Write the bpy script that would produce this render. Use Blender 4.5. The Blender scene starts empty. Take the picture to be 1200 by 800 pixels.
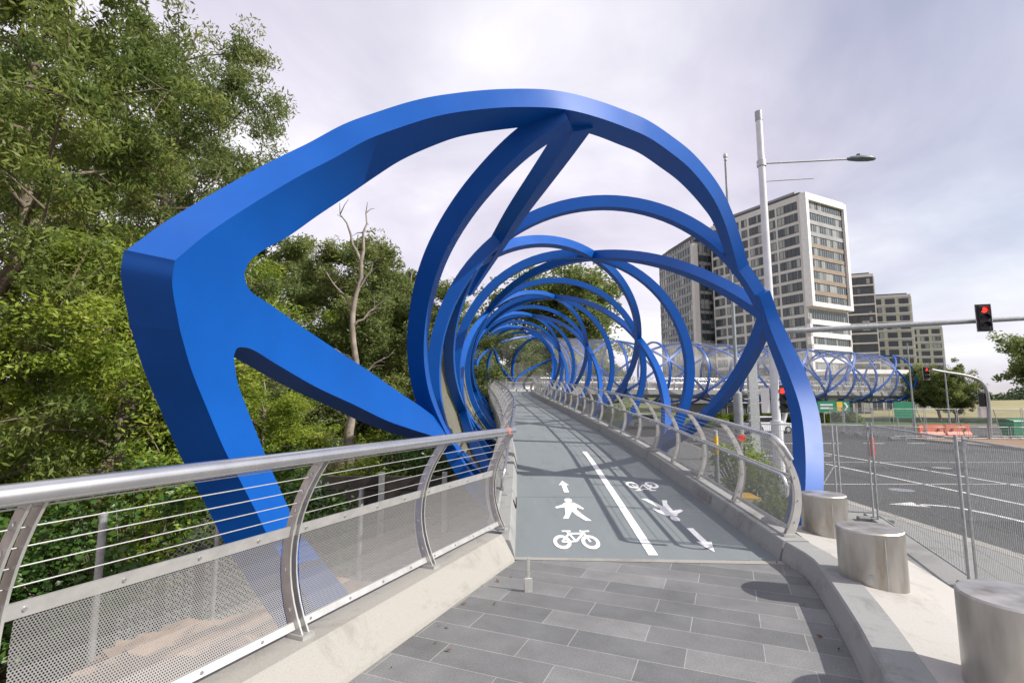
import bpy, math, random
import numpy as np
from mathutils import Vector, Matrix
PI = math.pi
R_ = math.radians
scene = bpy.context.scene
COL = scene.collection
random.seed(7)
rng = np.random.default_rng(11)
OFF = {}

# ------------------------------------------------------------------ materials
def newmat(name):
    m = bpy.data.materials.new(name); m.use_nodes = True
    nt = m.node_tree; b = nt.nodes['Principled BSDF']
    return m, nt, b
def N(nt, t, **kw):
    n = nt.nodes.new(t)
    for k, v in kw.items(): setattr(n, k, v)
    return n
def ramp(nt, stops):
    r = N(nt, 'ShaderNodeValToRGB'); e = r.color_ramp.elements
    while len(e) < len(stops): e.new(0.5)
    for i, (p, c) in enumerate(stops):
        e[i].position = p; e[i].color = (*c, 1) if len(c) == 3 else c
    return r
def math_(nt, op, a, b=None, c=None):
    n = N(nt, 'ShaderNodeMath', operation=op)
    for i, v in enumerate((a, b, c)):
        if v is None: continue
        if isinstance(v, (int, float)): n.inputs[i].default_value = v
        else: nt.links.new(v, n.inputs[i])
    return n.outputs[0]
def vary(name, c1, c2, scale=4.0, rough=0.6, metal=0.0, bump=0.0, bscale=40.0, detail=6, spec=0.5, coords='Object', lo=.35, hi=.65, coat=0.0, rvar=0.0):
    """two tone noise variation with optional fine bump"""
    m, nt, b = newmat(name)
    tc = N(nt, 'ShaderNodeTexCoord')
    no = N(nt, 'ShaderNodeTexNoise'); no.inputs['Scale'].default_value = scale; no.inputs['Detail'].default_value = detail
    no.inputs['Roughness'].default_value = .65
    nt.links.new(tc.outputs[coords], no.inputs['Vector'])
    rp = ramp(nt, [(lo, c1), (hi, c2)])
    nt.links.new(no.outputs['Fac'], rp.inputs['Fac'])
    nt.links.new(rp.outputs['Color'], b.inputs['Base Color'])
    b.inputs['Roughness'].default_value = rough; b.inputs['Metallic'].default_value = metal
    b.inputs['Specular IOR Level'].default_value = spec
    if coat: b.inputs['Coat Weight'].default_value = coat; b.inputs['Coat Roughness'].default_value = .12
    if rvar:
        r2 = math_(nt, 'MULTIPLY_ADD', no.outputs['Fac'], rvar, rough - rvar / 2)
        nt.links.new(r2, b.inputs['Roughness'])
    if bump:
        n2 = N(nt, 'ShaderNodeTexNoise'); n2.inputs['Scale'].default_value = bscale; n2.inputs['Detail'].default_value = 4
        nt.links.new(tc.outputs[coords], n2.inputs['Vector'])
        bp = N(nt, 'ShaderNodeBump'); bp.inputs['Strength'].default_value = bump; bp.inputs['Distance'].default_value = .02
        nt.links.new(n2.outputs['Fac'], bp.inputs['Height']); nt.links.new(bp.outputs['Normal'], b.inputs['Normal'])
    return m

M = {}
M['blue'] = vary('blue_paint', (.0001, .070, .33), (.0002, .080, .37), 1.3, .42, spec=.28, coat=.04, rvar=.16, bump=.05, bscale=2.2)
M['steel'] = vary('stainless', (.46, .455, .44), (.56, .55, .53), 9, .42, metal=.55, rvar=.12)
M['tubesteel'] = vary('brushed_tube', (.56, .56, .57), (.64, .64, .65), 5, .27, metal=.9, rvar=.05)
M['drum'] = None
M['galv'] = vary('galvanised', (.36, .38, .38), (.50, .52, .52), 12, .5, metal=.55, rvar=.2)
M['polegrey'] = vary('pole_paint', (.55, .56, .58), (.64, .65, .67), 2, .45)
M['darkpole'] = vary('dark_pole', (.23, .25, .26), (.32, .34, .35), 2, .45, metal=.3)
M['kerbc'] = vary('pale_concrete', (.34, .325, .29), (.48, .455, .41), 2.0, .85, bump=.25, bscale=60)
M['kerbg'] = vary('kerb_concrete', (.22, .225, .225), (.31, .31, .305), 2.2, .85, bump=.25, bscale=60)
M['plinth'] = vary('apron_concrete', (.33, .315, .295), (.44, .425, .40), 2.5, .9, bump=.3, bscale=70)
M['footpath'] = vary('footpath_concrete', (.20, .205, .205), (.27, .27, .265), 1.4, .9, bump=.25, bscale=50)
M['asphalt'] = vary('asphalt', (.048, .050, .052), (.082, .083, .084), .35, .9, bump=.35, bscale=90)
M['roadpaint'] = vary('road_paint', (.30, .30, .29), (.66, .66, .64), 6, .7, lo=.3, hi=.55)
M['deckpaint'] = vary('symbol_paint', (.70, .70, .70), (.84, .84, .84), 9, .7, lo=.3, hi=.5)
M['yellowline'] = vary('yellow_line', (.55, .33, .04), (.70, .44, .07), 6, .7)
M['deck'] = None
M['white'] = vary('white_paint', (.62, .61, .60), (.72, .71, .70), 1.2, .6)
M['offwhite'] = vary('offwhite_render', (.52, .505, .48), (.61, .595, .57), .15, .8)
M['cream'] = vary('cream_render', (.42, .42, .32), (.50, .50, .39), .15, .8)
M['darkclad'] = vary('dark_cladding', (.045, .047, .05), (.075, .075, .08), .3, .6)
M['brownclad'] = vary('brown_spandrel', (.20, .155, .115), (.27, .21, .16), .3, .6)
M['greyclad'] = vary('grey_spandrel', (.22, .22, .22), (.31, .31, .31), .3, .6)
M['black'] = vary('black_plastic', (.012, .012, .013), (.022, .022, .023), 5, .45)
M['rubber'] = vary('rubber', (.02, .02, .02), (.03, .03, .03), 5, .8)
M['yellow'] = vary('yellow_paint', (.68, .42, .03), (.78, .5, .05), 3, .5)
M['red'] = vary('red_plastic', (.55, .035, .02), (.66, .05, .03), 3, .5)
M['orange'] = vary('orange_plastic', (.66, .12, .05), (.75, .17, .08), 3, .55)
M['green'] = vary('green_board', (.01, .19, .09), (.015, .24, .12), 3, .45)
M['carwhite'] = vary('car_paint', (.62, .63, .64), (.70, .71, .72), 1, .25, coat=.6)
M['carglass'] = vary('car_glass', (.02, .025, .03), (.03, .035, .04), 1, .08)
M['bark'] = vary('bark', (.10, .075, .055), (.22, .18, .14), 5, .95, bump=.6, bscale=14)
M['palebark'] = vary('pale_bark', (.15, .125, .10), (.32, .27, .225), 3, .9, bump=.5, bscale=10)
M['dirt'] = vary('bare_dirt', (.20, .13, .085), (.30, .20, .13), .4, .95, bump=.5, bscale=8)
M['grass'] = vary('grass_leaf', (.035, .075, .018), (.07, .12, .03), 2, .8)
M['timber'] = vary('dark_timber', (.035, .03, .027), (.06, .05, .045), 3, .8)
M['plaque'] = vary('plaque_face', (.08, .03, .02), (.32, .12, .07), 25, .4, detail=2)
M['terracotta'] = vary('tape_red', (.6, .10, .06), (.7, .14, .08), 8, .5)

def stained(name, base, dark, light, rough=.88, streak=(1, 1, 1), sc=1.6, grain=55, fine=160, gamt=.5):
    """cast or laid surface: broad stains, blotches and a fine grain, with pores in the bump"""
    m, nt, b = newmat(name); tc = N(nt, 'ShaderNodeTexCoord')
    mp = N(nt, 'ShaderNodeMapping'); mp.inputs['Scale'].default_value = streak; nt.links.new(tc.outputs['Object'], mp.inputs['Vector'])
    a = N(nt, 'ShaderNodeTexNoise'); a.inputs['Scale'].default_value = sc; a.inputs['Detail'].default_value = 10; a.inputs['Roughness'].default_value = .72; a.inputs['Distortion'].default_value = .6
    nt.links.new(mp.outputs[0], a.inputs['Vector'])
    rp = ramp(nt, [(.30, dark), (.47, base), (.60, base), (.76, light)]); nt.links.new(a.outputs['Fac'], rp.inputs['Fac'])
    g = N(nt, 'ShaderNodeTexNoise'); g.inputs['Scale'].default_value = fine; g.inputs['Detail'].default_value = 3; nt.links.new(tc.outputs['Object'], g.inputs['Vector'])
    v = N(nt, 'ShaderNodeTexVoronoi'); v.inputs['Scale'].default_value = grain; nt.links.new(tc.outputs['Object'], v.inputs['Vector'])
    pore = math_(nt, 'GREATER_THAN', v.outputs['Distance'], .12)
    k = math_(nt, 'MULTIPLY', math_(nt, 'MULTIPLY_ADD', g.outputs['Fac'], gamt, 1 - gamt / 2), math_(nt, 'MULTIPLY_ADD', pore, .22, .78))
    mx = N(nt, 'ShaderNodeVectorMath', operation='SCALE'); nt.links.new(rp.outputs['Color'], mx.inputs[0]); nt.links.new(k, mx.inputs['Scale'])
    nt.links.new(mx.outputs[0], b.inputs['Base Color']); b.inputs['Roughness'].default_value = rough
    bp = N(nt, 'ShaderNodeBump'); bp.inputs['Strength'].default_value = .3; bp.inputs['Distance'].default_value = .01
    nt.links.new(math_(nt, 'ADD', pore, g.outputs['Fac']), bp.inputs['Height']); nt.links.new(bp.outputs['Normal'], b.inputs['Normal'])
    return m
M['kerbc'] = stained('pale_concrete_cast', (.31, .298, .272), (.20, .19, .168), (.38, .366, .34), sc=1.3)
M['kerbg'] = stained('grey_concrete_cast', (.27, .275, .27), (.17, .17, .165), (.34, .34, .33), sc=1.8)
M['plinth'] = stained('apron_concrete_cast', (.40, .385, .36), (.27, .255, .235), (.47, .455, .43), sc=1.5)
M['footpath'] = stained('footpath_cast', (.24, .24, .235), (.155, .155, .15), (.29, .29, .28), sc=.7)
M['asphalt'] = stained('asphalt_worn', (.060, .061, .063), (.038, .039, .041), (.088, .088, .087), .9, (1, .06, 1), .9, 40, 60, .7)
M['newtar'] = stained('asphalt_patch', (.034, .035, .037), (.026, .026, .028), (.045, .045, .046), .85, (1, 1, 1), 1.5, 40, 60, .7)
def emat(name, col, s):
    m, nt, b = newmat(name)
    b.inputs['Base Color'].default_value = (*col, 1)
    b.inputs['Emission Color'].default_value = (*col, 1); b.inputs['Emission Strength'].default_value = s
    return m
M['redlamp'] = emat('red_lamp', (1, .03, .02), 2.2)

def drum_mat():
    m, nt, b = newmat('drum_stainless')
    tc = N(nt, 'ShaderNodeTexCoord')
    mp = N(nt, 'ShaderNodeMapping'); mp.inputs['Scale'].default_value = (1, 1, .25)
    nt.links.new(tc.outputs['Object'], mp.inputs['Vector'])
    no = N(nt, 'ShaderNodeTexNoise'); no.inputs['Scale'].default_value = 7; no.inputs['Detail'].default_value = 7
    nt.links.new(mp.outputs['Vector'], no.inputs['Vector'])
    rp = ramp(nt, [(.27, (.26, .20, .14)), (.36, (.36, .335, .30)), (.52, (.47, .45, .42)), (.75, (.60, .575, .53))])
    nt.links.new(no.outputs['Fac'], rp.inputs['Fac']); nt.links.new(rp.outputs['Color'], b.inputs['Base Color'])
    b.inputs['Metallic'].default_value = .85
    n2 = N(nt, 'ShaderNodeTexNoise'); n2.inputs['Scale'].default_value = 3; n2.inputs['Detail'].default_value = 6
    nt.links.new(tc.outputs['Object'], n2.inputs['Vector'])
    nt.links.new(math_(nt, 'MULTIPLY_ADD', n2.outputs['Fac'], .35, .22), b.inputs['Roughness'])
    b.inputs['Anisotropic'].default_value = .4
    return m
M['drum'] = drum_mat()

def glassmat(name, tint, sc, curtain=.35):
    """dark facade glazing: some panes have pale blinds drawn"""
    m, nt, b = newmat(name)
    tc = N(nt, 'ShaderNodeTexCoord')
    v = N(nt, 'ShaderNodeTexWhiteNoise', noise_dimensions='3D')
    sn = N(nt, 'ShaderNodeVectorMath', operation='SNAP'); sn.inputs[1].default_value = (sc, sc, 3.1)
    geo = N(nt, 'ShaderNodeNewGeometry')
    nt.links.new(geo.outputs['Position'], sn.inputs[0]); nt.links.new(sn.outputs[0], v.inputs['Vector'])
    rp = ramp(nt, [(0, tint), (1 - curtain, tuple(t * 1.6 for t in tint)), (1 - curtain + .03, (.16, .17, .165)), (1, (.33, .33, .31))])
    nt.links.new(v.outputs['Value'], rp.inputs['Fac']); nt.links.new(rp.outputs['Color'], b.inputs['Base Color'])
    b.inputs['Roughness'].default_value = .12; b.inputs['Specular IOR Level'].default_value = .7
    return m
M['glass'] = glassmat('facade_glass', (.026, .036, .040), 1.35, .36)
M['glassdark'] = glassmat('dark_glass', (.016, .022, .025), 1.8, .15)

def perforated(name, pitch, rad, col, tlow=0.0):
    """perforated steel: hexagonal holes from the sheet's own UV (metres)"""
    m, nt, b = newmat(name)
    out = nt.nodes['Material Output']
    uv = N(nt, 'ShaderNodeTexCoord')
    sep = N(nt, 'ShaderNodeSeparateXYZ'); nt.links.new(uv.outputs['UV'], sep.inputs[0])
    def lattice(ox, oy):
        u = math_(nt, 'ADD', math_(nt, 'DIVIDE', sep.outputs[0], pitch), ox)
        v = math_(nt, 'ADD', math_(nt, 'DIVIDE', sep.outputs[1], pitch * 1.732), oy)
        fu = math_(nt, 'SUBTRACT', math_(nt, 'FRACT', u), .5)
        fv = math_(nt, 'MULTIPLY', math_(nt, 'SUBTRACT', math_(nt, 'FRACT', v), .5), 1.732)
        return math_(nt, 'SQRT', math_(nt, 'ADD', math_(nt, 'MULTIPLY', fu, fu), math_(nt, 'MULTIPLY', fv, fv)))
    d = math_(nt, 'MINIMUM', lattice(0, 0), lattice(.5, .5))
    hole = math_(nt, 'LESS_THAN', d, rad)
    b.inputs['Base Color'].default_value = (*col, 1); b.inputs['Metallic'].default_value = .55; b.inputs['Roughness'].default_value = .42
    tr = N(nt, 'ShaderNodeBsdfTransparent'); mx = N(nt, 'ShaderNodeMixShader')
    nt.links.new(hole, mx.inputs[0]); nt.links.new(b.outputs[0], mx.inputs[1]); nt.links.new(tr.outputs[0], mx.inputs[2])
    nt.links.new(mx.outputs[0], out.inputs['Surface'])
    return m
M['perf'] = perforated('perforated_steel', .0128, .305, (.31, .305, .30))

def netting(name, col, cover):
    """fine woven steel net, finer than a pixel: a fraction of the light passes"""
    m, nt, b = newmat(name); out = nt.nodes['Material Output']
    b.inputs['Base Color'].default_value = (*col, 1); b.inputs['Roughness'].default_value = .5; b.inputs['Metallic'].default_value = .2
    tl = N(nt, 'ShaderNodeBsdfTranslucent'); tl.inputs['Color'].default_value = (*col, 1)
    m0 = N(nt, 'ShaderNodeMixShader'); m0.inputs[0].default_value = .35
    nt.links.new(b.outputs[0], m0.inputs[1]); nt.links.new(tl.outputs[0], m0.inputs[2])
    tr = N(nt, 'ShaderNodeBsdfTransparent'); mx = N(nt, 'ShaderNodeMixShader')
    tc = N(nt, 'ShaderNodeTexCoord'); no = N(nt, 'ShaderNodeTexNoise'); no.inputs['Scale'].default_value = .6
    nt.links.new(tc.outputs['Object'], no.inputs['Vector'])
    f = math_(nt, 'MULTIPLY_ADD', no.outputs['Fac'], .25, cover - .125)
    nt.links.new(f, mx.inputs[0]); nt.links.new(tr.outputs[0], mx.inputs[1]); nt.links.new(m0.outputs[0], mx.inputs[2])
    nt.links.new(mx.outputs[0], out.inputs['Surface'])
    return m
M['net'] = netting('woven_net', (.62, .61, .60), .14)
M['netbeige'] = netting('woven_net_beige', (.55, .52, .42), .5)

def leafmat(name, stops, scale, trans=.35, rough=.5):
    m, nt, b = newmat(name); out = nt.nodes['Material Output']
    tc = N(nt, 'ShaderNodeTexCoord'); at = N(nt, 'ShaderNodeAttribute'); at.attribute_name = 'leafval'
    no = N(nt, 'ShaderNodeTexNoise'); no.inputs['Scale'].default_value = scale; no.inputs['Detail'].default_value = 3
    nt.links.new(tc.outputs['Object'], no.inputs['Vector'])
    f = math_(nt, 'ADD', math_(nt, 'MULTIPLY', no.outputs['Fac'], .55), math_(nt, 'MULTIPLY', at.outputs['Fac'], .45))
    rp = ramp(nt, stops); nt.links.new(f, rp.inputs['Fac'])
    nt.links.new(rp.outputs['Color'], b.inputs['Base Color']); b.inputs['Roughness'].default_value = rough
    b.inputs['Specular IOR Level'].default_value = .35
    tl = N(nt, 'ShaderNodeBsdfTranslucent'); nt.links.new(rp.outputs['Color'], tl.inputs['Color'])
    mx = N(nt, 'ShaderNodeMixShader'); mx.inputs[0].default_value = trans
    nt.links.new(b.outputs[0], mx.inputs[1]); nt.links.new(tl.outputs[0], mx.inputs[2]); nt.links.new(mx.outputs[0], out.inputs['Surface'])
    return m
M['gumleaf'] = leafmat('gum_leaf', [(.22, (0.066, 0.107, 0.026)), (.45, (0.150, 0.209, 0.047)), (.68, (0.270, 0.299, 0.068)), (.9, (0.324, 0.260, 0.089))], .35, .5)
M['oliveleaf'] = leafmat('olive_leaf', [(.22, (0.074, 0.119, 0.037)), (.48, (0.168, 0.220, 0.063)), (.78, (0.300, 0.311, 0.105))], .5, .5)
M['brightleaf'] = leafmat('bright_leaf', [(.22, (0.090, 0.158, 0.021)), (.48, (0.216, 0.299, 0.034)), (.78, (0.384, 0.418, 0.063))], .5, .4)
M['glossleaf'] = leafmat('gloss_leaf', [(.25, (.025, .062, .014)), (.5, (.055, .12, .024)), (.8, (.12, .19, .042))], .8, .28, .32)
M['darkleaf'] = leafmat('dark_leaf', [(.25, (.022, .045, .018)), (.5, (.04, .07, .025)), (.8, (.075, .10, .035))], .5, .3)

def paver_mat():
    m, nt, b = newmat('granite_pavers')
    uv = N(nt, 'ShaderNodeTexCoord')
    br = N(nt, 'ShaderNodeTexBrick'); br.offset = .37; br.offset_frequency = 2
    br.inputs['Color1'].default_value = (.128, .131, .133, 1); br.inputs['Color2'].default_value = (.205, .207, .207, 1)
    br.inputs['Mortar'].default_value = (.285, .282, .27, 1)
    br.inputs['Scale'].default_value = 1; br.inputs['Mortar Size'].default_value = .004; br.inputs['Mortar Smooth'].default_value = .2
    br.inputs['Bias'].default_value = -.15; br.inputs['Brick Width'].default_value = .80; br.inputs['Row Height'].default_value = .29
    nt.links.new(uv.outputs['UV'], br.inputs['Vector'])
    sp = N(nt, 'ShaderNodeTexNoise'); sp.inputs['Scale'].default_value = 95; sp.inputs['Detail'].default_value = 5; sp.inputs['Roughness'].default_value = .8
    nt.links.new(uv.outputs['UV'], sp.inputs['Vector'])
    st = N(nt, 'ShaderNodeTexNoise'); st.inputs['Scale'].default_value = 1.7; st.inputs['Detail'].default_value = 8; st.inputs['Roughness'].default_value = .7
    nt.links.new(uv.outputs['UV'], st.inputs['Vector'])
    k = math_(nt, 'MULTIPLY', math_(nt, 'MULTIPLY_ADD', sp.outputs['Fac'], 2.2, -.1), math_(nt, 'MULTIPLY_ADD', st.outputs['Fac'], 1.1, .45))
    mx = N(nt, 'ShaderNodeVectorMath', operation='SCALE'); nt.links.new(br.outputs['Color'], mx.inputs[0]); nt.links.new(k, mx.inputs['Scale'])
    nt.links.new(mx.outputs[0], b.inputs['Base Color']); b.inputs['Roughness'].default_value = .8
    bp = N(nt, 'ShaderNodeBump'); bp.inputs['Strength'].default_value = .35; bp.inputs['Distance'].default_value = .006
    h = math_(nt, 'ADD', math_(nt, 'MULTIPLY', br.outputs['Fac'], -1.0), math_(nt, 'MULTIPLY', sp.outputs['Fac'], .3))
    nt.links.new(h, bp.inputs['Height']); nt.links.new(bp.outputs['Normal'], b.inputs['Normal'])
    return m
M['pavers'] = paver_mat()

def deck_mat():
    m, nt, b = newmat('deck_coating')
    uv = N(nt, 'ShaderNodeTexCoord')
    mp = N(nt, 'ShaderNodeMapping'); mp.inputs['Scale'].default_value = (.30, 1.5, 1)
    nt.links.new(uv.outputs['UV'], mp.inputs['Vector'])
    a = N(nt, 'ShaderNodeTexNoise'); a.inputs['Scale'].default_value = 1.6; a.inputs['Detail'].default_value = 7; a.inputs['Roughness'].default_value = .7
    nt.links.new(mp.outputs['Vector'], a.inputs['Vector'])
    rp = ramp(nt, [(.27, (.122, .143, .152)), (.42, (.172, .196, .206)), (.58, (.183, .207, .217)), (.76, (.245, .264, .268))])
    nt.links.new(a.outputs['Fac'], rp.inputs['Fac'])
    g = N(nt, 'ShaderNodeTexNoise'); g.inputs['Scale'].default_value = 140; g.inputs['Detail'].default_value = 2
    nt.links.new(uv.outputs['UV'], g.inputs['Vector'])
    mx = N(nt, 'ShaderNodeVectorMath', operation='SCALE'); nt.links.new(rp.outputs['Color'], mx.inputs[0])
    nt.links.new(math_(nt, 'MULTIPLY_ADD', g.outputs['Fac'], .5, .75), mx.inputs['Scale'])
    nt.links.new(mx.outputs[0], b.inputs['Base Color']); b.inputs['Roughness'].default_value = .75
    bp = N(nt, 'ShaderNodeBump'); bp.inputs['Strength'].default_value = .25; bp.inputs['Distance'].default_value = .004
    nt.links.new(g.outputs['Fac'], bp.inputs['Height']); nt.links.new(bp.outputs['Normal'], b.inputs['Normal'])
    return m
M['deck'] = deck_mat()

def ground_mat():
    m, nt, b = newmat('ground_cover')
    geo = N(nt, 'ShaderNodeNewGeometry')
    n1 = N(nt, 'ShaderNodeTexNoise'); n1.inputs['Scale'].default_value = .5; n1.inputs['Detail'].default_value = 9; n1.inputs['Roughness'].default_value = .7
    n2 = N(nt, 'ShaderNodeTexNoise'); n2.inputs['Scale'].default_value = 7; n2.inputs['Detail'].default_value = 6
    n3 = N(nt, 'ShaderNodeTexNoise'); n3.inputs['Scale'].default_value = .02; n3.inputs['Detail'].default_value = 5
    for n in (n1, n2, n3): nt.links.new(geo.outputs['Position'], n.inputs['Vector'])
    mulch = ramp(nt, [(.3, (.05, .03, .02)), (.5, (.15, .095, .06)), (.7, (.27, .175, .115))]); nt.links.new(n2.outputs['Fac'], mulch.inputs['Fac'])
    grass = ramp(nt, [(.35, (.05, .085, .022)), (.6, (.13, .135, .05)), (.8, (.21, .18, .085))]); nt.links.new(n3.outputs['Fac'], grass.inputs['Fac'])
    sx = N(nt, 'ShaderNodeSeparateXYZ'); nt.links.new(geo.outputs['Position'], sx.inputs[0])
    far = N(nt, 'ShaderNodeMapRange'); far.inputs['From Min'].default_value = 25; far.inputs['From Max'].default_value = 60
    nt.links.new(sx.outputs[1], far.inputs['Value'])
    f = math_(nt, 'GREATER_THAN', math_(nt, 'ADD', far.outputs[0], math_(nt, 'MULTIPLY_ADD', n1.outputs['Fac'], .8, -.4)), .45)
    mx = N(nt, 'ShaderNodeMix', data_type='RGBA'); nt.links.new(f, mx.inputs[0])
    nt.links.new(mulch.outputs['Color'], mx.inputs[6]); nt.links.new(grass.outputs['Color'], mx.inputs[7])
    nt.links.new(mx.outputs[2], b.inputs['Base Color']); b.inputs['Roughness'].default_value = .95
    bp = N(nt, 'ShaderNodeBump'); bp.inputs['Strength'].default_value = .8; bp.inputs['Distance'].default_value = .08
    nt.links.new(n2.outputs['Fac'], bp.inputs['Height']); nt.links.new(bp.outputs['Normal'], b.inputs['Normal'])
    return m
M['ground'] = ground_mat()

# ------------------------------------------------------------------ mesh builder
class MB:
    def __init__(s): s.v = []; s.f = []; s.uv = []; s.sm = []
    def add(s, vs, fs, uvs=None, smooth=False):
        b = len(s.v); s.v.extend([tuple(p) for p in vs])
        for i, f in enumerate(fs):
            s.f.append([b + k for k in f]); s.sm.append(smooth)
            s.uv.append(uvs[i] if uvs else None)
        return s
    def quad(s, a, b, c, d, uv=None): return s.add([a, b, c, d], [(0, 1, 2, 3)], [uv] if uv else None)
    def box(s, c, size, rz=0, mat=None):
        hx, hy, hz = (k / 2 for k in size)
        P = [Vector((x * hx, y * hy, z * hz)) for z in (-1, 1) for y in (-1, 1) for x in (-1, 1)]
        m = mat or Matrix.Rotation(rz, 3, 'Z')
        P = [m @ p + Vector(c) for p in P]
        return s.add(P, [(0, 2, 3, 1), (4, 5, 7, 6), (0, 1, 5, 4), (2, 6, 7, 3), (0, 4, 6, 2), (1, 3, 7, 5)])
    def bbox(s, c, size, bev=.01, rz=0):
        """box with its upper and vertical edges chamfered"""
        hx, hy, hz = (k / 2 for k in size); b = bev
        def ring(h, i): return [(-hx + i + b, -hy + i, h), (hx - i - b, -hy + i, h), (hx - i, -hy + i + b, h), (hx - i, hy - i - b, h), (hx - i - b, hy - i, h), (-hx + i + b, hy - i, h), (-hx + i, hy - i - b, h), (-hx + i, -hy + i + b, h)]
        m = Matrix.Rotation(rz, 3, 'Z'); C0 = Vector(c)
        P = ring(-hz, 0) + ring(hz - b, 0) + ring(hz, b * .9)
        P = [m @ Vector(p) + C0 for p in P]
        F = [tuple(range(7, -1, -1)), tuple(range(16, 24))]
        for k in range(2):
            for i in range(8): j = (i + 1) % 8; F.append((k * 8 + i, k * 8 + j, k * 8 + 8 + j, k * 8 + 8 + i))
        return s.add(P, F)
    def tube(s, pts, r, n=10, caps=True, smooth=True):
        pts = [Vector(p) for p in pts]; k = len(pts)
        rs = [r] * k if isinstance(r, (int, float)) else list(r)
        vs = []; prev = None
        for i, p in enumerate(pts):
            t = (pts[min(i + 1, k - 1)] - pts[max(i - 1, 0)]).normalized()
            if prev is None:
                a = t.cross(Vector((0, 0, 1)));
                if a.length < .05: a = t.cross(Vector((1, 0, 0)))
                a.normalize()
            else:
                a = prev - t * prev.dot(t); a.normalize()
            prev = a; bb = t.cross(a)
            for j in range(n):
                an = 2 * PI * j / n; vs.append(p + (a * math.cos(an) + bb * math.sin(an)) * rs[i])
        fs = [(i * n + j, i * n + (j + 1) % n, (i + 1) * n + (j + 1) % n, (i + 1) * n + j) for i in range(k - 1) for j in range(n)]
        s.add(vs, fs, smooth=smooth)
        if caps:
            s.add(vs[:n], [tuple(range(n - 1, -1, -1))]); s.add(vs[-n:], [tuple(range(n))])
        return s
    def lathe(s, prof, c=(0, 0, 0), n=32, smooth=True, crisp=True):
        """prof: list of (r,z); crisp repeats rings so that each band keeps a sharp edge"""
        C0 = Vector(c)
        for (r0, z0), (r1, z1) in zip(prof[:-1], prof[1:]):
            vs = []
            for r, z in ((r0, z0), (r1, z1)):
                for j in range(n):
                    an = 2 * PI * j / n; vs.append(C0 + Vector((r * math.cos(an), r * math.sin(an), z)))
            fs = [(j, (j + 1) % n, n + (j + 1) % n, n + j) for j in range(n)]
            s.add(vs, fs, smooth=smooth)
        return s
    def prism(s, poly, z0, z1):
        n = len(poly)
        vs = [(*p[:2], z0) for p in poly] + [(*p[:2], z1) for p in poly]
        fs = [tuple(range(n - 1, -1, -1)), tuple(range(n, 2 * n))] + [(i, (i + 1) % n, n + (i + 1) % n, n + i) for i in range(n)]
        return s.add(vs, fs)
    def ribbon(s, pts, outs, w, t, caps=True):
        """box girder: pts on its centre line, outs outward (radial) unit vectors, w across, t radial (numbers or lists)"""
        k = len(pts); pts = [Vector(p) for p in pts]; outs = [Vector(o) for o in outs]
        ws = [w] * k if isinstance(w, (int, float)) else w; ts = [t] * k if isinstance(t, (int, float)) else t
        cs = []
        for i in range(k):
            tg = (pts[min(i + 1, k - 1)] - pts[max(i - 1, 0)]).normalized(); o = outs[i]; o = (o - tg * o.dot(tg)).normalized()
            b = tg.cross(o)
            cs.append([pts[i] + b * (ws[i] / 2 * sb) + o * (ts[i] / 2 * so) for sb, so in ((-1, -1), (1, -1), (1, 1), (-1, 1))])
        for q in range(4):
            r = (q + 1) % 4; vs = []
            for c in cs: vs += [c[q], c[r]]
            s.add(vs, [(2 * i, 2 * i + 1, 2 * i + 3, 2 * i + 2) for i in range(k - 1)], smooth=True)
        if caps: s.add(cs[0], [(3, 2, 1, 0)]); s.add(cs[-1], [(0, 1, 2, 3)])
        return s
    def strip(s, rings, closed=False, smooth=True, crisp=False, uv=False):
        """loft through equally long rings of points; crisp keeps each longitudinal edge sharp"""
        n = len(rings[0]); k = len(rings)
        rng_ = range(n if closed else n - 1)
        if crisp:
            for j in rng_:
                q = (j + 1) % n; vs = []
                for r in rings: vs += [r[j], r[q]]
                s.add(vs, [(2 * i, 2 * i + 1, 2 * i + 3, 2 * i + 2) for i in range(k - 1)], smooth=smooth)
        else:
            vs = [p for r in rings for p in r]
            s.add(vs, [(i * n + j, i * n + (j + 1) % n, (i + 1) * n + (j + 1) % n, (i + 1) * n + j) for i in range(k - 1) for j in rng_], smooth=smooth)
        return s
    def build(s, name, mat, parent=None, world=True):
        me = bpy.data.meshes.new(name)
        off = OFF.get(parent, Vector()) if parent is not None else Vector()
        me.from_pydata([(p[0] - off[0], p[1] - off[1], p[2] - off[2]) for p in s.v] if world else s.v, [], s.f)
        me.polygons.foreach_set('use_smooth', s.sm)
        if any(u for u in s.uv):
            l = me.uv_layers.new(name='UVMap'); i = 0
            for u, f in zip(s.uv, s.f):
                for q in range(len(f)):
                    if u: l.data[i].uv = u[q]
                    i += 1
        me.materials.append(mat); me.update()
        return link(name, me, parent)
def link(name, me, parent=None):
    o = bpy.data.objects.new(name, me); COL.objects.link(o)
    if parent is not None: o.parent = parent; OFF[o] = OFF.get(parent, Vector())
    return o
def tag(o, label=None, cat=None, group=None, kind=None):
    if label: o['label'] = label
    if cat: o['category'] = cat
    if group: o['group'] = group
    if kind: o['kind'] = kind
    return o
def thing(name, label, cat, loc=(0, 0, 0), rz=0, group=None):
    o = bpy.data.objects.new(name, None); o.empty_display_size = .3; COL.objects.link(o)
    o.location = loc; o.rotation_euler = (0, 0, rz); OFF[o] = Vector(loc)
    return tag(o, label, cat, group)
def dup(o, loc=None, rz=None, label=None, group=None, scale=None, parent=None):
    c = o.copy(); COL.objects.link(c); c.parent = parent
    if loc is not None: c.location = loc
    if rz is not None: c.rotation_euler = (0, 0, rz)
    if scale is not None: c.scale = scale
    if label: c['label'] = label
    if group: c['group'] = group
    for ch in [q for q in o.children]: dup(ch, parent=c)
    return c
def structure(name, mb, mat): return tag(mb.build(name, mat), kind='structure')

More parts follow.
